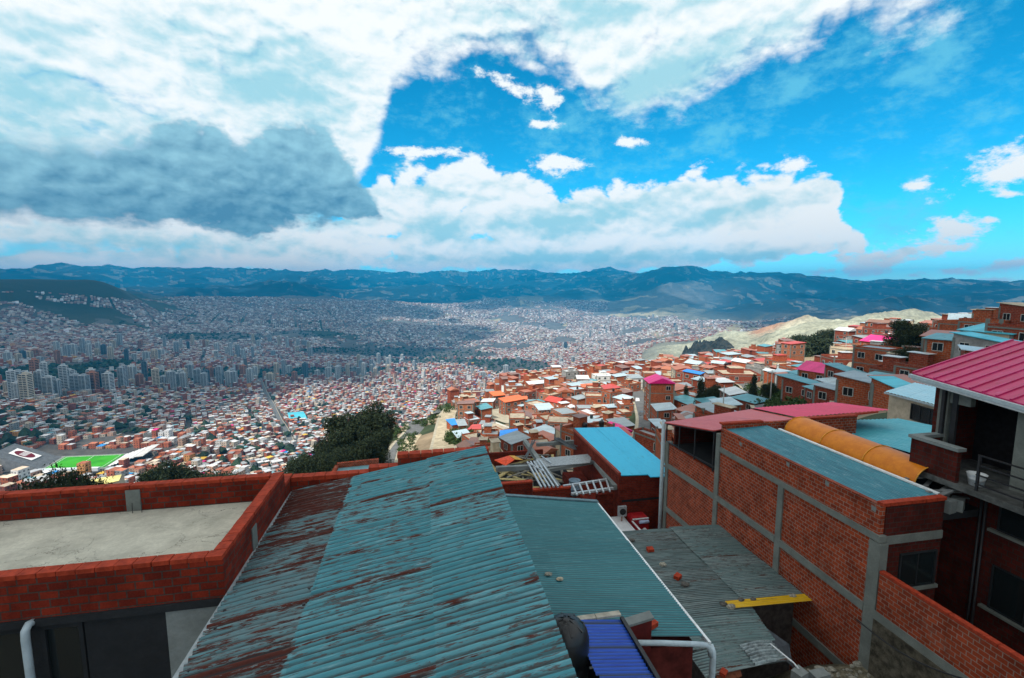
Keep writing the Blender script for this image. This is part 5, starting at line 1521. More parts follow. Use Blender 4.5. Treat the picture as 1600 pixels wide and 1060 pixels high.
pts = []
for a, b, c, d_, k in PARK:
    for _ in range(int(c * d_ * .32)):
        t, s = rr.uniform(-1, 1), rr.uniform(-1, 1)
        if t * t + s * s > 1: continue
        p = ground_at(a + c * t, b + d_ * s + k * c * t, 500)
        if p is not None: pts.append(p)
for _ in range(1500):
    p = ground_at(rr.uniform(-10, 1000), rr.uniform(500, 745), 470)
    if p is not None and np.hypot(p[0] - STAD[0][0], p[1] - STAD[0][1]) > 110: pts.append(p)
P_ = np.array(pts); P_[:, 2] = height(P_[:, 0], P_[:, 1])
tree_mass('city_trees', 'dark green park belts and street trees across the valley city', P_, 6.0, (.022, .04, .022))

# ---- apartment towers down in the valley, one by one
TW = [plain('tower_' + n_, c, .8, .2, .12, .3) for n_, c in (('white', (.50, .52, .52)), ('grey', (.36, .39, .41)), ('cream', (.55, .47, .36)), ('brick', (.40, .17, .10)), ('dark', (.10, .13, .16)))]
TWN = ['white', 'grey', 'cream', 'brick red', 'dark glass']


def tower_mesh(w, d, h, mat, rs_):
    a = MB()
    a.box(-w / 2, w / 2, -d / 2, d / 2, -8, h, 0)
    nfl = int(h / 3.0)
    for k in range(nfl):          # ribbon windows with balcony bands, standing a little proud
        z = k * 3.0 + 1.0
        for sx in range(2):
            x0_ = -w / 2 + w * (.08 + .46 * sx); x1_ = x0_ + w * .38
            a.box(x0_, x1_, -d / 2 - .12, -d / 2, z, z + 1.5, 1); a.box(x0_, x1_, d / 2, d / 2 + .12, z, z + 1.5, 1)
        a.box(-w / 2 - .12, -w / 2, -d * .36, d * .36, z, z + 1.4, 1); a.box(w / 2, w / 2 + .12, -d * .36, d * .36, z, z + 1.4, 1)
    a.box(-w * .2, w * .25, -d * .2, d * .25, h, h + 3.5, 0)
    o = a.build('apartment_tower', [mat, GLASS]); me = o.data; bpy.data.objects.remove(o)
    return me


rows_ = [('the front tower row', [(15, 622), (60, 612), (110, 606), (190, 603), (270, 602), (330, 600), (400, 595), (450, 592), (520, 588), (570, 582), (610, 578)], 110, (32, 60)),
         ('the middle tower row', [(10, 570), (90, 560), (140, 552), (190, 554), (250, 552), (330, 548), (390, 549), (450, 545), (500, 560)], 64, (28, 56)),
         ('the towers behind the eastern park', [(560, 590), (610, 575), (650, 572), (760, 585), (860, 560), (900, 556)], 26, (22, 44)),
         ('the far valley towers', [(900, 520), (960, 515), (1030, 510), (1100, 512)], 26, (24, 46))]
rs_ = random.Random(77)
protos = {}
for rn, path, num, (h0, h1) in rows_:
    L = []
    for k in range(num):
        f_ = (k + rs_.random()) / num * (len(path) - 1); i = int(f_); f_ -= i
        u = path[i][0] * (1 - f_) + path[min(i + 1, len(path) - 1)][0] * f_ + rs_.uniform(-6, 6); v = path[i][1] * (1 - f_) + path[min(i + 1, len(path) - 1)][1] * f_ + rs_.uniform(-11, 11)
        p = ground_at(u, v, 500)
        if p is None: continue
        if in_park(np.array([u]), np.array([v]))[0] and rs_.random() < .8: continue
        L.append((u, p, rs_.choices(range(5), (38, 32, 14, 6, 10))[0], rs_.uniform(h0, h1)))
    L.sort(key=lambda t_: t_[0])
    cnt = {}
    tot = {}
    for u, p, ci, h in L: tot[ci] = tot.get(ci, 0) + 1
    for u, p, ci, h in L:
        cnt[ci] = cnt.get(ci, 0) + 1
        kk = (ci, rs_.randrange(3))
        if kk not in protos: protos[kk] = tower_mesh(*[(15, 13, 48), (20, 12, 42), (12, 12, 54)][kk[1]], TW[ci], rs_)
        o = bpy.data.objects.new('apartment_tower', protos[kk]); COL.objects.link(o)
        o.location = (p[0], p[1], float(height(p[0], p[1]))); o.rotation_euler = (0, 0, rs_.uniform(-.6, .6)); o.scale = (1, 1, h / 48)
        ordn = f"the {cnt[ci]}th" if cnt[ci] % 10 not in (1, 2, 3) or 10 < cnt[ci] < 14 else f"the {cnt[ci]}{['st', 'nd', 'rd'][cnt[ci] % 10 - 1]}"
        tag(o, f"{TWN[ci]} apartment tower, {('the ' + ORD[cnt[ci] - 1]) if 1 < cnt[ci] <= 12 else 'the first' if cnt[ci] == 1 else ordn} from the left in {rn}", 'tower', 'apartment towers in the valley')

# ---- stadium
sx, sy, sz, _ = STAD[0]
def sp(u, v, dz=0): return at(u, v, z=sz + dz)
SD = thing('stadium', 'football stadium with a vivid green pitch and grey stand bearing a round emblem', 'stadium', (sx, sy, sz))
A_, B_, C_, D_ = sp(69, 733, .4), sp(102, 714, .4), sp(194, 710, .4), sp(163, 730, .4)
PG = NT('pitch_grass'); PG.put(PG.b.inputs['Roughness'], .9)
w = MB(); w.slab([A_, D_, C_, B_], .5); w.build('pitch', PG.fin(PG.mix(PG.ramp(PG.noise(PG.pos(), .05, 4), .3, .7), (.025, .22, .012), (.05, .33, .02)), .9, .1), SD)
ap = MB(); m_ = (A_ + B_ + C_ + D_) / 4
ap.slab([m_ + (p - m_) * 1.18 - np.array([0, 0, .3]) for p in (A_, D_, C_, B_)], .5); ap.build('running_track', plain('track_grey', (.20, .21, .20), .9), SD)
ln = MB()
def lerp2(s, t): return A_ * (1 - s) * (1 - t) + D_ * s * (1 - t) + C_ * s * t + B_ * (1 - s) * t
for (s0, t0), (s1, t1) in (((.04, .04), (.96, .04)), ((.96, .04), (.96, .96)), ((.96, .96), (.04, .96)), ((.04, .96), (.04, .04)), ((.5, .04), (.5, .96))):
    ln.bar(lerp2(s0, t0) + [0, 0, .1], lerp2(s1, t1) + [0, 0, .1], .35, .05)
ln.build('pitch_line', WHITE, SD)
out = (A_ - D_); out = out / np.linalg.norm(out)
depth_ = np.linalg.norm(A_ - B_) * .95
near_, far_ = A_ + out * 4, B_ + out * 4
def stand_pt(s, t): return near_ * (1 - s) + far_ * s + out * (t * 46) + np.array([0, 0, 17 * t])
stn = MB()
for k in range(30):
    t0, t1 = k / 30, (k + 1) / 30
    stn.poly([stand_pt(0, t0) + [0, 0, .3], stand_pt(1, t0) + [0, 0, .3], stand_pt(1, t1) + [0, 0, -.3], stand_pt(0, t1) + [0, 0, -.3], stand_pt(0, t1) + [0, 0, .3], stand_pt(1, t1) + [0, 0, .3]], [(0, 1, 2, 3), (3, 2, 5, 4)])
stn.poly([stand_pt(0, 0), stand_pt(0, 1), stand_pt(0, 1) - [0, 0, 20], stand_pt(1, 0), stand_pt(1, 1), stand_pt(1, 1) - [0, 0, 20]], [(0, 2, 1), (3, 4, 5), (1, 2, 5, 4)])
stn.build('stand', plain('stand_concrete', (.17, .18, .19), .9, .1, .2, .3), SD)
em = MB()
up_e = np.array([0, 0, 1.1])
em.poly([stand_pt(s, t) + up_e for s, t in ((.28, .30), (.30, .78), (.72, .80), (.70, .28))], [(0, 3, 2, 1)], 0)
for R0, R1, mi, dz in ((.0, 1.0, 1, 1.3),):
    pts_ = [stand_pt(.5 + .17 * math.cos(a), .54 + .20 * math.sin(a)) + [0, 0, dz] for a in np.linspace(0, 2 * math.pi, 28, endpoint=False)]
    em.poly(pts_, [tuple(range(28))], 1)
for k in range(5):
    c0_, c1_ = .38 + .055 * k, .40 + .055 * k
    em.poly([stand_pt(s, t) + [0, 0, 1.5] for s, t in ((c0_, .49), (c0_ + .01, .60), (c1_ + .018, .62), (c1_ + .008, .47))], [(0, 3, 2, 1)], 0)
em.build('emblem', [plain('emblem_white', (.75, .75, .74), .8, .1, .05), plain('emblem_maroon', (.13, .012, .02), .8, .1, .1)], SD)
out2 = -out
n2_, f2_ = D_ + out2 * 3, C_ + out2 * 3
st2 = MB()
for k in range(8):
    t0 = k / 8
    st2.poly([n2_ + out2 * 26 * t0 + [0, 0, 9 * t0 + .7], f2_ + out2 * 26 * t0 + [0, 0, 9 * t0 + .7], f2_ + out2 * 26 * (t0 + .125) + [0, 0, 9 * t0 + .7], n2_ + out2 * 26 * (t0 + .125) + [0, 0, 9 * t0 + .7], n2_ + out2 * 26 * t0 + [0, 0, 9 * t0 - .5], f2_ + out2 * 26 * t0 + [0, 0, 9 * t0 - .5]], [(0, 1, 2, 3), (4, 5, 1, 0)], k % 2)
st2.build('seating', [plain('stand_white', (.68, .69, .68), .8, .1, .1), plain('stand_pale', (.45, .45, .44), .8, .1, .1)], SD)
w = MB(); w.slab([n2_ + out2 * 27 + [0, 0, 10], f2_ + out2 * 27 + [0, 0, 10], f2_ + out2 * 36 + [0, 0, 11], n2_ + out2 * 36 + [0, 0, 11]], .5); w.build('stand_roof', plain('stand_roof_grey', (.50, .50, .48), .8, .1, .2, .2), SD)
w = MB(); w.slab([A_ + [0, -7, 3.0], D_ + [0, -7, 3.0], D_ + [0, -10, 3.0], A_ + [0, -10, 3.0]], 4); w.build('barrier_wall', plain('barrier_blue_white', (.62, .68, .72), .8), SD)

def hall(label, quad, z_, mats, ht=9):
    P = [at(u, v, z=z_) for u, v in quad]
    o = thing('sports_hall', label, 'hall', P[0] - [0, 0, ht])
    mid0, mid1 = (P[0] + P[3]) / 2 + [0, 0, 2.5], (P[1] + P[2]) / 2 + [0, 0, 2.5]
    w = MB(); w.slab([P[0], P[1], mid1, mid0], .4, 0); w.slab([mid0, mid1, P[2], P[3]], .4, 1); w.build('roof', mats, o)
    w = MB(); c_ = sum(P) / 4; Q_ = [c_ + (p - c_) * .97 - [0, 0, .42] for p in P]
    w.slab(Q_, ht + 30); w.poly([Q_[1], Q_[2], mid1 - [0, 0, .6]], [(0, 1, 2)]); w.build('wall', plain('hall_wall', (.50, .42, .30), .85), o)


gz = float(ground_at(160, 768, 60)[2])
hall('sports hall with a pale yellow striped pitched roof below the stadium', [(128, 764), (186, 751), (195, 742), (134, 749)], gz + 10, [plain('yellow_roof', (.66, .58, .22), .7, .2, .3, .15), plain('pale_yellow_roof', (.62, .66, .48), .7, .2, .3, .15)])
gz = float(ground_at(463, 655, 400)[2])
hall('market hall with a wide flat cyan roof amid the valley houses', [(452, 657), (480, 655), (474, 643), (449, 645)], gz + 7, [HR['cyan'], HR['cyan']], 7)
gz = float(ground_at(600, 690, 400)[2])

# ================================================================== TREES
LEAF = NT('leaves'); _p = LEAF.pos()
_c = LEAF.mix(LEAF.ramp(LEAF.noise(_p, .8, 4, .6), .3, .7), (.010, .018, .010), (.042, .060, .026))
LEAFM = LEAF.fin(_c, .8, .2)
LEAF2 = NT('bright_leaves'); _p = LEAF2.pos()
LEAFB = LEAF2.fin(LEAF2.mix(LEAF2.ramp(LEAF2.noise(_p, .8, 4, .6), .3, .7), (.022, .05, .012), (.06, .10, .03)), .8, .2)
BARK = plain('bark', (.07, .06, .05), .95, .1, .4, 3)


def crown_mesh(lobes, n, s, seed):
    """n small leaf-cluster faces spread through the lobes' shells"""
    g = np.random.default_rng(seed)
    C = np.array([l[:3] for l in lobes], float); Rr = np.array([l[3:6] for l in lobes], float)
    vol = Rr.prod(1) ** .67; k = g.choice(len(lobes), n, p=vol / vol.sum())
    d = g.normal(size=(n, 3)); d /= np.linalg.norm(d, axis=1)[:, None]
    rad = (.35 + .68 * g.random(n) ** .55)[:, None]
    clump = .88 + .22 * np.sin(d[:, :1] * 7 + k[:, None]) * np.cos(d[:, 1:2] * 6) 
    P = C[k] + d * Rr[k] * rad * clump
    a = g.normal(size=(n, 3)); a /= np.linalg.norm(a, axis=1)[:, None]
    b = np.cross(a, g.normal(size=(n, 3))); b /= np.linalg.norm(b, axis=1)[:, None]
    sz = s * g.uniform(.5, 1.5, (n, 1))
    Vt = np.stack([P - a * sz, P - b * sz * .5, P + a * sz, P + b * sz * .5], 1).reshape(-1, 3)
    return Vt, np.arange(n * 4).reshape(-1, 4)


def tree_proto(kind, seed):
    r_ = random.Random(seed)
    if kind == 'tall':      # tall open gum tree, unit height 1
        lobes = [(r_.uniform(-.2, .2), r_.uniform(-.2, .2), r_.uniform(.38, .9), r_.uniform(.09, .17), r_.uniform(.09, .17), r_.uniform(.08, .14)) for _ in range(15)] + [(0, 0, .66, .2, .2, .27), (.0, .0, .42, .17, .17, .16)]
        n, s = 12000, .0135
    elif kind == 'column':
        lobes = [(0, 0, .5, .13, .13, .42), (.03, 0, .35, .16, .15, .25), (0, .02, .8, .08, .08, .18)]; n, s = 6000, .014
    else:
        lobes = [(r_.uniform(-.32, .32), r_.uniform(-.32, .32), r_.uniform(.38, .70), r_.uniform(.14, .22), r_.uniform(.14, .22), r_.uniform(.12, .17)) for _ in range(14)] + [(0, 0, .58, .36, .36, .32), (.1, .05, .7, .22, .22, .2)]; n, s = 26000, .0115
    Vt, Q = crown_mesh(lobes, n, s, seed)
    cm = mesh_np('crown', Vt, Q)
    tb = MB()
    tb.tube([(0, 0, -.12), (.005, 0, .2), (-.01, .01, .45), (.01, 0, .8)], [.028, .022, .016, .005], 8)
    for l in lobes[:9]:
        tb.tube([(0, 0, max(.15, l[2] - .25)), (l[0] * .5, l[1] * .5, l[2] - .12), (l[0], l[1], l[2])], [.011, .008, .003], 6)
    o = tb.build('trunk', BARK); tm = o.data; bpy.data.objects.remove(o)
    return cm, tm


TP = {}
for kd, sd in (('tall', 1), ('tall', 2), ('tall', 3), ('round', 4), ('round', 5), ('column', 6)):
    TP.setdefault(kd, []).append(tree_proto(kd, sd))


def tree(kind, x, y, h, label, group=None, wide=1.0, mat=None, z=None):
    z = float(smooth_h(x, y)) if z is None else z
    name = {'tall': 'gum_tree', 'round': 'tree', 'column': 'cypress_tree'}[kind]
    t = thing(name, label, 'tree', (x, y, z), group)
    cm, tm = random.choice(TP[kind])
    if mat is not None: cm = cm.copy()
    o = mobj('crown', cm, t)
    if not cm.materials: cm.materials.append(mat or LEAFM)
    o.scale = (h * wide, h * wide, h * (1.1 if kind == 'round' else 1.0)); o.rotation_euler = (0, 0, random.uniform(0, 6))
    o = mobj('trunk', tm, t); o.scale = (h, h, h)
    return t


def tree_px(kind, u, vtop, r, label, h, wide=1.0, group=None, mat=None):
    """a tree at range r in column u whose top reaches row vtop"""
    d = ray(u, 445); hl = math.hypot(d[0], d[1]); x, y = d[0] / hl * r, d[1] / hl * r
    top = V(r, u, vtop); z = min(float(smooth_h(x, y)), top - h * .6)
    return tree(kind, x, y, top - z, label, group, wide, mat, z)


G1 = 'dark trees of the big clump'
for u, vt, r, h, wd, lab in ((560, 630, 128, 26, 1.0, 'tallest dark gum tree in the middle of the big clump'), (584, 640, 132, 24, .95, 'dark gum tree at the big clump, second tallest and next to the road'), (528, 645, 126, 24, 1.0, 'dark gum tree at the big clump, just left of the tallest'),
                           (508, 668, 122, 22, 1.0, 'dark gum tree forming the left shoulder of the big clump'), (590, 664, 135, 16, .85, 'dark gum tree leaning out at the road edge of the big clump'), (575, 668, 118, 18, 1.1, 'broad dark gum tree low in front of the tallest one'),
                           (540, 685, 112, 16, 1.2, 'lower dark gum tree at the front of the big clump'), (492, 700, 115, 14, 1.2, 'low bushy dark tree at the left foot of the big clump'), (572, 692, 116, 15, 1.0, 'low dark tree by the asphalt road at the foot of the big clump'), (515, 702, 108, 13, 1.2, 'low dark tree behind the little turquoise roof'), (470, 712, 110, 10, 1.3, 'small scrubby tree at the far left foot of the big clump')):
    tree_px('tall' if h > 15 else 'round', u, vt, r, lab, h, wd, G1)
for u, vt, r, h, wd, kd, lab in ((44, 733, 78, 15, .70, 'round', 'dark round tree above the terrace wall, left of a pair'), (92, 737, 80, 14, .62, 'round', 'dark round tree above the terrace wall, right of a pair'), (14, 754, 84, 10, .8, 'round', 'small dark tree beside the pair above the terrace wall'),
                               (250, 711, 170, 20, .8, 'tall', 'tall dark tree beyond the terrace wall near the stadium'), (216, 732, 160, 12, .7, 'tall', 'thin dark tree beside the yellow roofed hall'), (272, 734, 165, 11, .9, 'round', 'low dark tree just right of the tall one near the stadium'), (300, 743, 170, 9, 1.1, 'round', 'low spreading dark shrub tree right of the stadium trees'), (330, 744, 180, 8, 1.2, 'round', 'low dark tree nearest the gable wall, right of the stadium trees'),
                               (1430, 497, 150, 21, 1.15, 'tall', 'tall dark tree standing out against the pale hills on the right'), (1418, 506, 148, 17, 1.15, 'tall', 'slightly lower dark tree joined to the tall right skyline tree'), (1104, 588, 130, 14, 1.0, 'column', 'dark cypress between the houses left of the planted slope'), (1187, 583, 135, 12, .9, 'column', 'dark cypress at the top of the planted slope'), (1130, 600, 140, 9, 1.0, 'round', 'round dark tree beside the cypress and the street'), (1118, 606, 138, 8, 1.0, 'round', 'smaller round tree between the cypress and the street'), (1215, 598, 125, 8, .9, 'round', 'bushy tree on the planted slope near the yellow wall'), (1080, 600, 150, 8, .9, 'column', 'small dark cypress near the brick houses left of the tall one'),
                               (1435, 540, 110, 8, 1.0, 'round', 'round tree in the garden below the blue tarpaulins'), (1300, 512, 330, 12, 1.0, 'round', 'small round tree on the crest right of the pine grove')):
    tree_px(kd, u, vt, r, lab, h, wd)


def scrub(name, label, regions, s, mat, seed, n_leaf=90):
    g = random.Random(seed); lob = []
    for (a, b, c, d_, m, r0) in regions:
        for _ in range(m):
            t, q_ = g.uniform(-1, 1), g.uniform(-1, 1)
            if t * t + q_ * q_ > 1: continue
            p = ground_at(a + c * t, b + d_ * q_, 40)
            if p is None: continue
            z_ = g.uniform(.6, 1.5) * r0
            lob.append((p[0], p[1], p[2] + z_ * .6, z_, z_, z_ * .9))
    Vt, Q = crown_mesh(lob, n_leaf * len(lob), s, seed)
    o = mobj(name, mesh_np(name, Vt, Q), None, mat); tag(o, label, kind='stuff')


scrub('shrubbery', 'green bushes and rough grass on the planted slope and beside the track', [(1190, 622, 44, 18, 120, 1.1), (1225, 640, 30, 10, 60, .9), (725, 688, 26, 12, 60, 1.4), (785, 705, 30, 10, 50, 1.2), (630, 690, 22, 26, 50, 1.3), (480, 720, 40, 22, 80, 1.4), (660, 655, 26, 12, 50, 1.3), (905, 632, 12, 6, 12, 1), (1100, 615, 12, 8, 14, 1), (690, 640, 20, 8, 25, 1.5)], .30, LEAFB, 3)
scrub('woods', 'dark pine grove on the slope in front of the pale eroded hills', [(1270, 543, 38, 13, 130, 5.0), (1295, 531, 20, 9, 70, 5.0), (1242, 553, 20, 7, 50, 4.2), (1365, 517, 30, 3, 40, 2.4), (1170, 575, 26, 4, 30, 1.8)], .9, LEAFM, 5, 130)

# ---- street poles and parked cars
POLE = plain('pole_concrete', (.42, .42, .40), .8, .2, .15)
for u, vb, h, lab in ((1016, 640, 8, 'grey lamp post beside the street of parked cars'), (1203, 634, 8, 'grey utility post on the planted green slope'), (1320, 562, 9, 'grey utility post above the steep narrow street'), (1129, 655, 7, 'thin grey post in front of the pale roofed shed'), (1424, 545, 8, 'pale post beside the tall dark skyline tree')):
    p = ground_at(u, vb)
    o = thing('utility_pole', lab, 'pole', p)
    w = MB().tube([(p[0], p[1], p[2] - .5), (p[0], p[1], p[2] + h)], [.14, .09], 8); w.build('pole', POLE, o)
    w = MB(); w.bar((p[0] - .7, p[1], p[2] + h - .5), (p[0] + .7, p[1], p[2] + h - .5), .1, .1); w.build('crossarm', POLE, o)
CARC = [('white', (.7, .7, .7)), ('dark grey', (.06, .065, .07)), ('blue', (.05, .12, .35)), ('red', (.4, .03, .03)), ('silver', (.4, .42, .43))]
for i, (f_, sd_, ci) in enumerate(((.28, 1, 0), (.42, -1, 1), (.5, 1, 2), (.62, 1, 4), (.72, -1, 0), (.82, 1, 3))):
    k = int(f_ * (len(ST) - 2)); a = ST[k]; dr = ST[k + 1] - ST[k]; dr /= np.linalg.norm(dr); nr = np.array([dr[1], -dr[0]])
    c = a + nr * sd_ * 2.3; rz = math.atan2(dr[1], dr[0]); z = float(smooth_h(c[0], c[1])) + .38
    o = thing('parked_car', f"{CARC[ci][0]} car parked on the steep street, {['farthest down', 'second lowest', 'third up', 'fourth up', 'fifth up', 'highest'][i]} of the row", 'car', (c[0], c[1], z), 'cars parked along the street')
    M_ = Matrix.Rotation(rz, 3, 'Z')
    w = MB(); prof = [(-2.1, .35), (-2.1, .8), (-1.5, .95), (-1.05, 1.45), (.7, 1.48), (1.25, .98), (2.05, .85), (2.1, .35)]
    P = []
    for s_, wd in ((-1, .82), (1, .82)):
        for (x, zz) in prof:
            q_ = M_ @ Vector((x, s_ * wd * (.86 if zz > 1.2 else 1), zz)); P.append((c[0] + q_.x, c[1] + q_.y, z + q_.z))
    n = len(prof)
    w.poly(P, [tuple(range(n)), tuple(reversed(range(n, 2 * n)))] + [(k + 1, k, k + n, (k + 1) % n + n) for k in range(n - 1)] + [(0, n - 1, 2 * n - 1, n)])
    w.build('body', plain('car_' + CARC[ci][0], CARC[ci][1], .35, .5, .05), o)
    w = MB()
    for x in (-1.3, 1.3):
        for s_ in (-.78, .78):
            a_ = M_ @ Vector((x, s_ - .1, .33)); b_ = M_ @ Vector((x, s_ + .1, .33))
            w = MB().tube([(c[0] + a_.x, c[1] + a_.y, z + .33), (c[0] + b_.x, c[1] + b_.y, z + .33)], .32, 10); w.build('wheel', IRON, o)
    w = MB()
    P = [M_ @ Vector(q_) for q_ in ((-1.02, .72, 1.0), (1.15, .72, 1.0), (.68, .725, 1.4), (-.98, .725, 1.4))]
    P2 = [M_ @ Vector((q_[0], -q_[1], q_[2])) for q_ in ((-1.02, .84, 1.0), (1.15, .84, 1.0), (.68, .735, 1.42), (-.98, .735, 1.42))]
    w.poly([(c[0] + q_.x, c[1] + q_.y, z + q_.z) for q_ in P2], [(0, 1, 2, 3)]); w.build('glazing', GLASS, o)
for i, (u, vb) in enumerate(((1443, 548), (1463, 545))):
    p = ground_at(u, vb); dd = float(p @ FW); w_ = 20 * dd / F
    o = thing('tarpaulin', ['bright blue tarpaulin sheet below the brick houses, left of two', 'bright blue tarpaulin sheet below the brick houses, right of two'][i], 'tarpaulin', p, 'blue tarpaulins')
    w = MB().lathe((p[0], p[1], p[2] + 1.5), [(w_ * .55, 0), (w_ * .5, .35), (w_ * .25, .8), (0, .9)], 9); w.rbox((p[0], p[1], p[2]), .1, .1, 1.9); w.build('sheet', HR['blue'], o)

# ================================================================== LIGHT, AIR, SKY
SUN_EL = math.radians(54)
sv = np.array([-.60, -.52, 0.0]); sv = sv / np.linalg.norm(sv) * math.cos(SUN_EL); sv[2] = math.sin(SUN_EL)
sl = bpy.data.lights.new('sun', 'SUN'); sl.energy = 5.0; sl.angle = math.radians(.53); sl.color = (1.0, .94, .86)
so = bpy.data.objects.new('sun', sl); COL.objects.link(so)
so.rotation_euler = Vector((-sv[0], -sv[1], -sv[2])).to_track_quat('-Z', 'Y').to_euler()

# ---- unseen high cloud, shaped to shade the foreground, left city and most mountains
CZ = {'near': 5200.0, 'far': 9500.0}


def lit_amount(x, y):
    z = smooth_h(x, y); u, v, d = pix(np.stack([x, y, z], -1)); r = np.hypot(x, y)
    nz = fbm(x / 900, y / 900, 4, 61); ns = fbm(x / 260, y / 260, 3, 62)
    fr = d > 5
    lineL = 668 - (u - 200) * .20
    A = sstep(-22, 22, (v - lineL) + (ns - .5) * 60) * (u < 640)
    A = np.maximum(A, sstep(560, 640, u + (ns - .5) * 80) * (1 - sstep(1090, 1180, u)) * np.where(r > 1500, sstep(-14, 14, v - (560 - np.clip((u - 640) * .35, 0, 75)) + (nz - .5) * 60), 1))
    pal = pale_w(x, y); A = np.maximum(A, sstep(.2, .6, pal))
    rdg = (u > 1080) * (r < 560) * sstep(.40, .56, nz + .06)
    A = np.maximum(A, rdg)
    dap = sstep(.46, .60, nz) * (r > 2600) * np.where((u < 560) & (r < 6500), .0, 1.0)
    A = np.maximum(A, dap * .9)
    A = A * fr + (1 - fr) * sstep(.5, .62, nz)
    A = A * sstep(70, 150, r)
    return A


def shade_clouds():
    for nm, (x0, x1, y0, y1, st) in (('near', (-900, 900, -300, 1500, 22)), ('far', (-9000, 9000, -2500, 11200, 110))):
        gx = np.arange(x0, x1 + 1, st); gy = np.arange(y0, y1 + 1, st)
        X, Y = np.meshgrid(gx, gy, indexing='ij')
        S_ = 1 - lit_amount(X, Y)
        if nm == 'far':
            inside = (X > -900 + 40) & (X < 900 - 40) & (Y > -300 + 40) & (Y < 1500 - 40)
            S_ = np.where(inside, 0, S_)
        gz_ = smooth_h(X, Y)
        th = np.clip(S_ - .5, 0, .5) * 2
        cz = CZ[nm]; k = (cz - gz_) / math.tan(SUN_EL); PX = X + sv[0] / np.hypot(sv[0], sv[1]) * k; PY = Y + sv[1] / np.hypot(sv[0], sv[1]) * k
        bump = 40 + 160 * fbm(X / 300, Y / 300, 4, 71)
        dz = 0 if nm == 'near' else 12
        top = np.stack([PX, PY, cz + dz + th * bump], -1).reshape(-1, 3); bot = np.stack([PX, PY, cz + dz - th * bump * .4 - .5], -1).reshape(-1, 3)
        n1, n2 = X.shape
        i, j = np.meshgrid(np.arange(n1 - 1), np.arange(n2 - 1), indexing='ij')
        q_ = np.stack([i * n2 + j, (i + 1) * n2 + j, (i + 1) * n2 + j + 1, i * n2 + j + 1], -1).reshape(-1, 4)
        keep = S_.reshape(-1)[q_].mean(1) > .5
        q_ = q_[keep]
        Q = np.concatenate([q_, q_[:, ::-1] + len(top)])
        m = NT('cloud_' + nm)
        tl = m.n('ShaderNodeBsdfTranslucent', Color=(.92, .94, .96, 1)); df = m.n('ShaderNodeBsdfDiffuse', Color=(.92, .94, .96, 1))
        mx_ = m.n('ShaderNodeMixShader', i0=.5, i1=tl.outputs[0], i2=df.outputs[0])
        m.put(m.out.inputs['Surface'], mx_.outputs[0])
        o = mobj('shade_clouds', mesh_np('shade_clouds', np.concatenate([top, bot]), Q, smooth=True), None, m.mat)
        tag(o, 'unseen high cloud layer added to shade the foreground and near hillside' if nm == 'near' else 'unseen high cloud layer added to shade the far valley and mountains', kind='stuff')


shade_clouds()

# ---- the air
HZ = True
if HZ:
    _zt = [v_.co.z for v_ in bpy.data.objects['terrain'].data.vertices]; ZMIN, ZMAX = min(_zt), max(max(_zt), 60.0)
    print('terrain z', ZMIN, ZMAX)
    b = MB().box(-14700, 14700, -14700, 14700, ZMIN - 1.0, ZMAX + 6.0)
    me = NT('haze_air'); me.t.nodes.remove(me.b)
    pv = me.n('ShaderNodeVolumePrincipled')
    pv.inputs['Color'].default_value = (.0, .50, 1.0, 1); pv.inputs['Density'].default_value = 8.6e-5; pv.inputs['Anisotropy'].default_value = .0
    me.t.links.new(pv.outputs[0], me.out.inputs['Volume'])
    o = b.build('haze', me.mat); tag(o, 'pale blue air over the valley', kind='stuff')

# ---- sky
W = bpy.data.worlds.new('World'); SC.world = W; W.use_nodes = True
class WT(NT):
    def __init__(self, w): self.t = w.node_tree; self.mat = w
wt = WT(W)
bg = W.node_tree.nodes['Background']; STR = .10
bg.inputs['Strength'].default_value = STR
dirv = wt.n('ShaderNodeTexCoord').outputs['Generated']
sky = wt.n('ShaderNodeTexSky', {'sky_type': 'NISHITA', 'sun_disc': False, 'sun_elevation': SUN_EL, 'sun_rotation': math.atan2(sv[0], sv[1]), 'altitude': 3900, 'air_density': 1.0, 'dust_density': .6, 'ozone_density': 2.5})
hs = wt.n('ShaderNodeHueSaturation', Hue=.485, Saturation=1.35, Value=2.1, Color=sky.outputs[0])
sp_ = wt.n('ShaderNodeSeparateXYZ', Vector=dirv)
azn = wt.math('ARCTAN2', sp_.outputs[0], sp_.outputs[1]); eln = wt.math('ARCSINE', sp_.outputs[2])
pae = wt.n('ShaderNodeCombineXYZ', X=azn, Y=eln, Z=0.0).outputs[0]


def ae(u, v):
    d = ray(u, v); return math.atan2(d[0], d[1]), math.asin(d[2] / np.linalg.norm(d))


def blob(u, v, ru, rv, rot=0.0):
    a, e = ae(u, v)
    a1, e1 = ae(u + 20, v); a2, e2 = ae(u, v - 20)
    ka = math.hypot(a1 - a, e1 - e) / 20; ke = math.hypot(a2 - a, e2 - e) / 20
    s = wt.n('ShaderNodeVectorMath', {'operation': 'SUBTRACT'}, i0=pae, i1=(a, e, 0.0)).outputs[0]
    mp = wt.n('ShaderNodeMapping', {'vector_type': 'TEXTURE'}, Vector=s, Rotation=(0, 0, rot), Scale=(ru * ka, rv * ke, 1.0)).outputs[0]
    ln = wt.n('ShaderNodeVectorMath', {'operation': 'LENGTH'}, i0=mp).outputs['Value']
    return wt.math('SUBTRACT', 1.0, ln), mp


def union(L):
    o = None
    for b_ in L:
        f_ = blob(*b_[:5])[0]
        if len(b_) > 5: f_ = wt.math('MULTIPLY', f_, b_[5])
        o = f_ if o is None else wt.math('SMOOTH_MAX', o, f_)
    return o


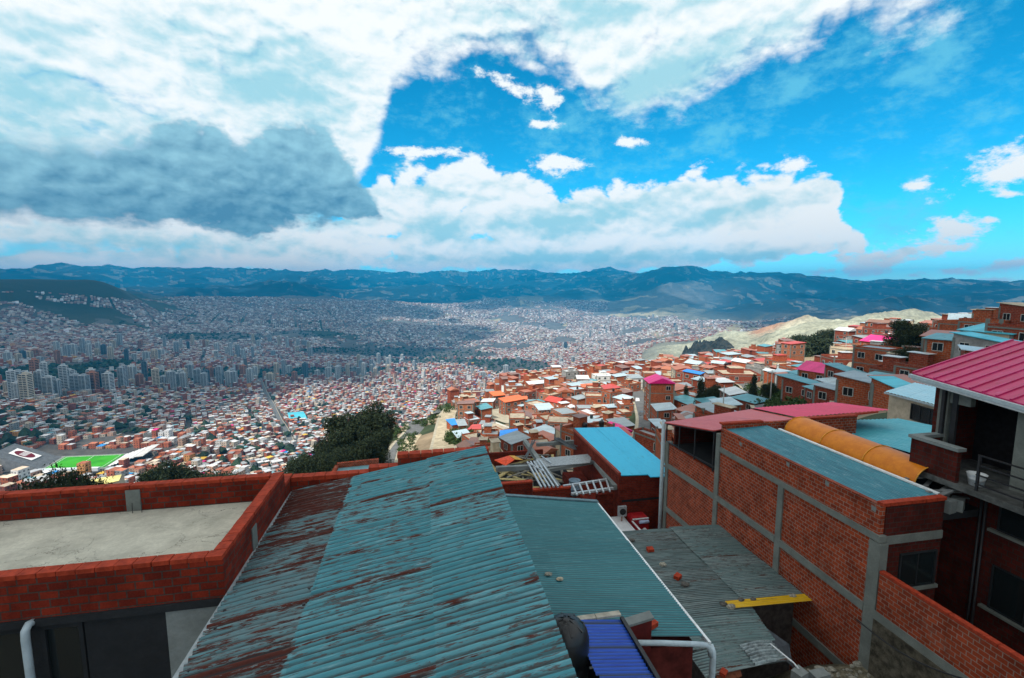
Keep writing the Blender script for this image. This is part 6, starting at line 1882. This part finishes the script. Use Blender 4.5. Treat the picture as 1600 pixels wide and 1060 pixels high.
# noise on the cloud dome, flattened towards the horizon
def cnoise(loc):
    p_ = wt.n('ShaderNodeMapping', Vector=dirv, Scale=(1.0, 1.0, 1.7), Location=loc).outputs[0]
    a_ = wt.noise(p_, 3.4, 6, .6, .3); b_ = wt.noise(p_, 10.0, 8, .62, .2); c_ = wt.noise(p_, 27.0, 6, .65, .1)
    def bil(s_, d_): return wt.math('ABSOLUTE', wt.math('SUBTRACT', wt.math('MULTIPLY', wt.noise(p_, s_, d_, .5, .15), 2.0), 1.0))
    bl = wt.math('ADD', bil(6.0, 2), wt.math('MULTIPLY', bil(15.0, 3), .55))      # cauliflower heads with creases between them
    f_ = wt.math('ADD', wt.math('MULTIPLY', a_, .34), wt.math('ADD', wt.math('MULTIPLY', c_, .22), wt.math('MULTIPLY', bl, .42)))
    return wt.math('ADD', f_, .10), a_, b_, c_


nn_, nA, nB, nC = cnoise((0, 0, 0))
nnb = cnoise((.007, .006, -.020))[0]
dev = wt.math('SUBTRACT', nn_, .5)


def edge(pts):
    """the elevation of a cloud outline as a curve over azimuth"""
    fc = wt.n('ShaderNodeFloatCurve'); cv = fc.mapping.curves[0]
    P = sorted(((ae(u, v)[0] + 1.3) / 2.6, (ae(u, v)[1] + .2) / 1.0) for u, v in pts)
    while len(cv.points) < len(P): cv.points.new(.5, .5)
    for q_, (x_, y_) in zip(cv.points, P):
        q_.location = (x_, y_); q_.handle_type = 'VECTOR'
    fc.mapping.update()
    wt.put(fc.inputs['Value'], wt.math('DIVIDE', wt.math('ADD', azn, 1.3), 2.6)); fc.inputs['Factor'].default_value = 1.0
    return wt.math('SUBTRACT', fc.outputs[0], .2)


def above(e, s=.045): return wt.math('DIVIDE', wt.math('SUBTRACT', eln, e), s)
def below(e, s=.045): return wt.math('DIVIDE', wt.math('SUBTRACT', e, eln), s)
def cl(x, lo=-3.0, hi=1.4): return wt.math('MINIMUM', wt.math('MAXIMUM', x, lo), hi)


b1 = edge([(-150, 430), (440, 430), (545, 345), (585, 250), (612, 150), (640, 118), (700, 112), (760, 98), (840, 92), (885, 128), (935, 168), (1050, 158), (1200, 105), (1330, 45), (1450, 28), (1560, 2), (1700, -60)])
t2 = edge([(-150, 372), (60, 378), (180, 366), (300, 372), (430, 360), (520, 330), (565, 285), (600, 258), (690, 272), (760, 245), (830, 285), (900, 292), (1000, 275), (1100, 258), (1230, 266), (1300, 288), (1335, 335), (1360, 395), (1400, 422), (1440, 430), (1540, 432), (1580, 430), (1700, 430)])
b2 = edge([(-150, 440), (250, 436), (520, 428), (800, 430), (950, 426), (1120, 416), (1250, 402), (1320, 398), (1350, 412), (1420, 432), (1540, 436), (1700, 436)])
f1 = cl(above(b1)); f2 = cl(wt.math('MINIMUM', below(t2, .03), above(b2, .016)))
d1 = wt.ramp(wt.math('ADD', f1, wt.math('MULTIPLY', dev, 6.0)), -.35, .9)
d2 = wt.ramp(wt.math('ADD', f2, wt.math('MULTIPLY', dev, 9.0)), -.35, .35)
small = union([(1440, 392, 84, 24, .3), (1370, 402, 70, 16), (1492, 358, 46, 22), (1330, 424, 80, 9), (1575, 412, 60, 15), (1500, 425, 60, 9), (865, 255, 46, 14), (672, 238, 66, 10), (858, 155, 22, 26), (802, 140, 42, 16, -.3), (985, 222, 36, 9), (1232, 258, 40, 14), (1420, 290, 28, 8), (1545, 345, 20, 8), (845, 195, 26, 7), (1580, 265, 100, 34, .3), (1580, 303, 50, 8), (1555, 440, 40, 8)])
dS = wt.ramp(wt.math('ADD', small, wt.math('MULTIPLY', wt.math('SUBTRACT', wt.math('MULTIPLY', wt.math('ADD', nB, nC), .5), .5), 6.5)), -.15, .7)
wisp = union([(1470, 75, 150, 70, .5, .9), (1240, 135, 260, 45, .38, .9), (880, 200, 330, 90, 0, .6), (1480, 210, 220, 70, .2, .35), (1380, 340, 220, 60, 0, .6), (1000, 235, 300, 40, 0, .5), (640, 275, 60, 30, 0, .8)])
dF = wt.math('MULTIPLY', wt.ramp(wt.math('ADD', wisp, wt.math('MULTIPLY', wt.math('SUBTRACT', wt.math('MULTIPLY', wt.math('ADD', nB, nC), .5), .5), 4.5)), .0, 1.1), .55)
outside = wt.math('ADD', wt.ramp(wt.math('ABSOLUTE', wt.math('SUBTRACT', azn, PSI)), .95, 1.15, -1.2, .5), wt.ramp(eln, .62, .8, 0, .9))
dO = wt.ramp(wt.math('ADD', outside, wt.math('MULTIPLY', dev, 5.0)), .0, .6)
dens = wt.math('MAXIMUM', wt.math('MAXIMUM', d1, d2), wt.math('MAXIMUM', dS, dO))
# lit from above: where the cloud thins upwards it is bright, its bases are grey
rel = wt.math('MULTIPLY', wt.math('SUBTRACT', nn_, nnb), 6.0)
shade = union([(40, 150, 300, 150), (430, 130, 190, 110), (520, 330, 120, 40), (900, 20, 330, 70, 0, .7), (1060, 110, 230, 60, .25, 1.0), (300, 60, 200, 60, 0, .6), (880, 405, 420, 18, 0, 1.0), (690, 358, 90, 30, 0, 1.3), (1150, 402, 200, 18), (200, 380, 380, 30, 0, .8), (880, 345, 330, 32, .1, .9), (1150, 330, 200, 26, .1, .8), (700, 300, 120, 24, 0, .5)])
sh_ = wt.ramp(wt.math('ADD', wt.math('ADD', shade, wt.math('MULTIPLY', dev, 1.8)), wt.math('MULTIPLY', rel, -.75)), -.25, .95)
K = 1 / STR
ccol = wt.mix(sh_, tuple(c * K for c in (1.0, 1.03, 1.03)), tuple(c * K for c in (.40, .72, .82)))
tD = edge([(-150, 190), (0, 205), (140, 205), (200, 192), (250, 184), (300, 176), (345, 192), (385, 212), (425, 188), (475, 182), (512, 208), (545, 248), (575, 290), (594, 325), (606, 352), (640, 420), (1700, 430)])
bD = edge([(-150, 352), (300, 356), (500, 350), (600, 346), (640, 300), (1700, 300)])
fD = cl(wt.math('MINIMUM', below(tD, .035), above(bD, .028)))
soft = wt.ramp(azn, ae(120, 200)[0], ae(300, 200)[0], 0.7, .22)
dD = wt.ramp(wt.math('ADD', fD, wt.math('MULTIPLY', dev, 6.0)), -.45, soft)
low = wt.math('DIVIDE', wt.math('SUBTRACT', eln, bD), wt.math('MAXIMUM', wt.math('SUBTRACT', tD, bD), .05))
low = wt.math('ADD', wt.math('MULTIPLY', low, .75), wt.math('ADD', wt.math('MULTIPLY', rel, .5), wt.math('ADD', wt.math('MULTIPLY', wt.math('SUBTRACT', nB, .5), .55), wt.math('ADD', wt.math('MULTIPLY', dev, .8), .18))), clamp=True)
dcol = wt.mix(low, tuple(c * K for c in (.10, .26, .40)), tuple(c * K for c in (.34, .63, .75)))
tint = wt.mix(wt.ramp(eln, .0, .16), (.50, .86, .92), (.30, 1.08, 1.0))
blue = wt.mix(1.0, hs.outputs[0], tint, 'MULTIPLY')
c_ = wt.mix(dF, blue, tuple(c * K for c in (.22, .72, .88)))
c_ = wt.mix(dens, c_, ccol)
c_ = wt.mix(dD, c_, dcol)
wt.put(bg.inputs['Color'], c_)
W.cycles.sampling_method = 'MANUAL'; W.cycles.sample_map_resolution = 1024
print('objects', len(SC.objects))
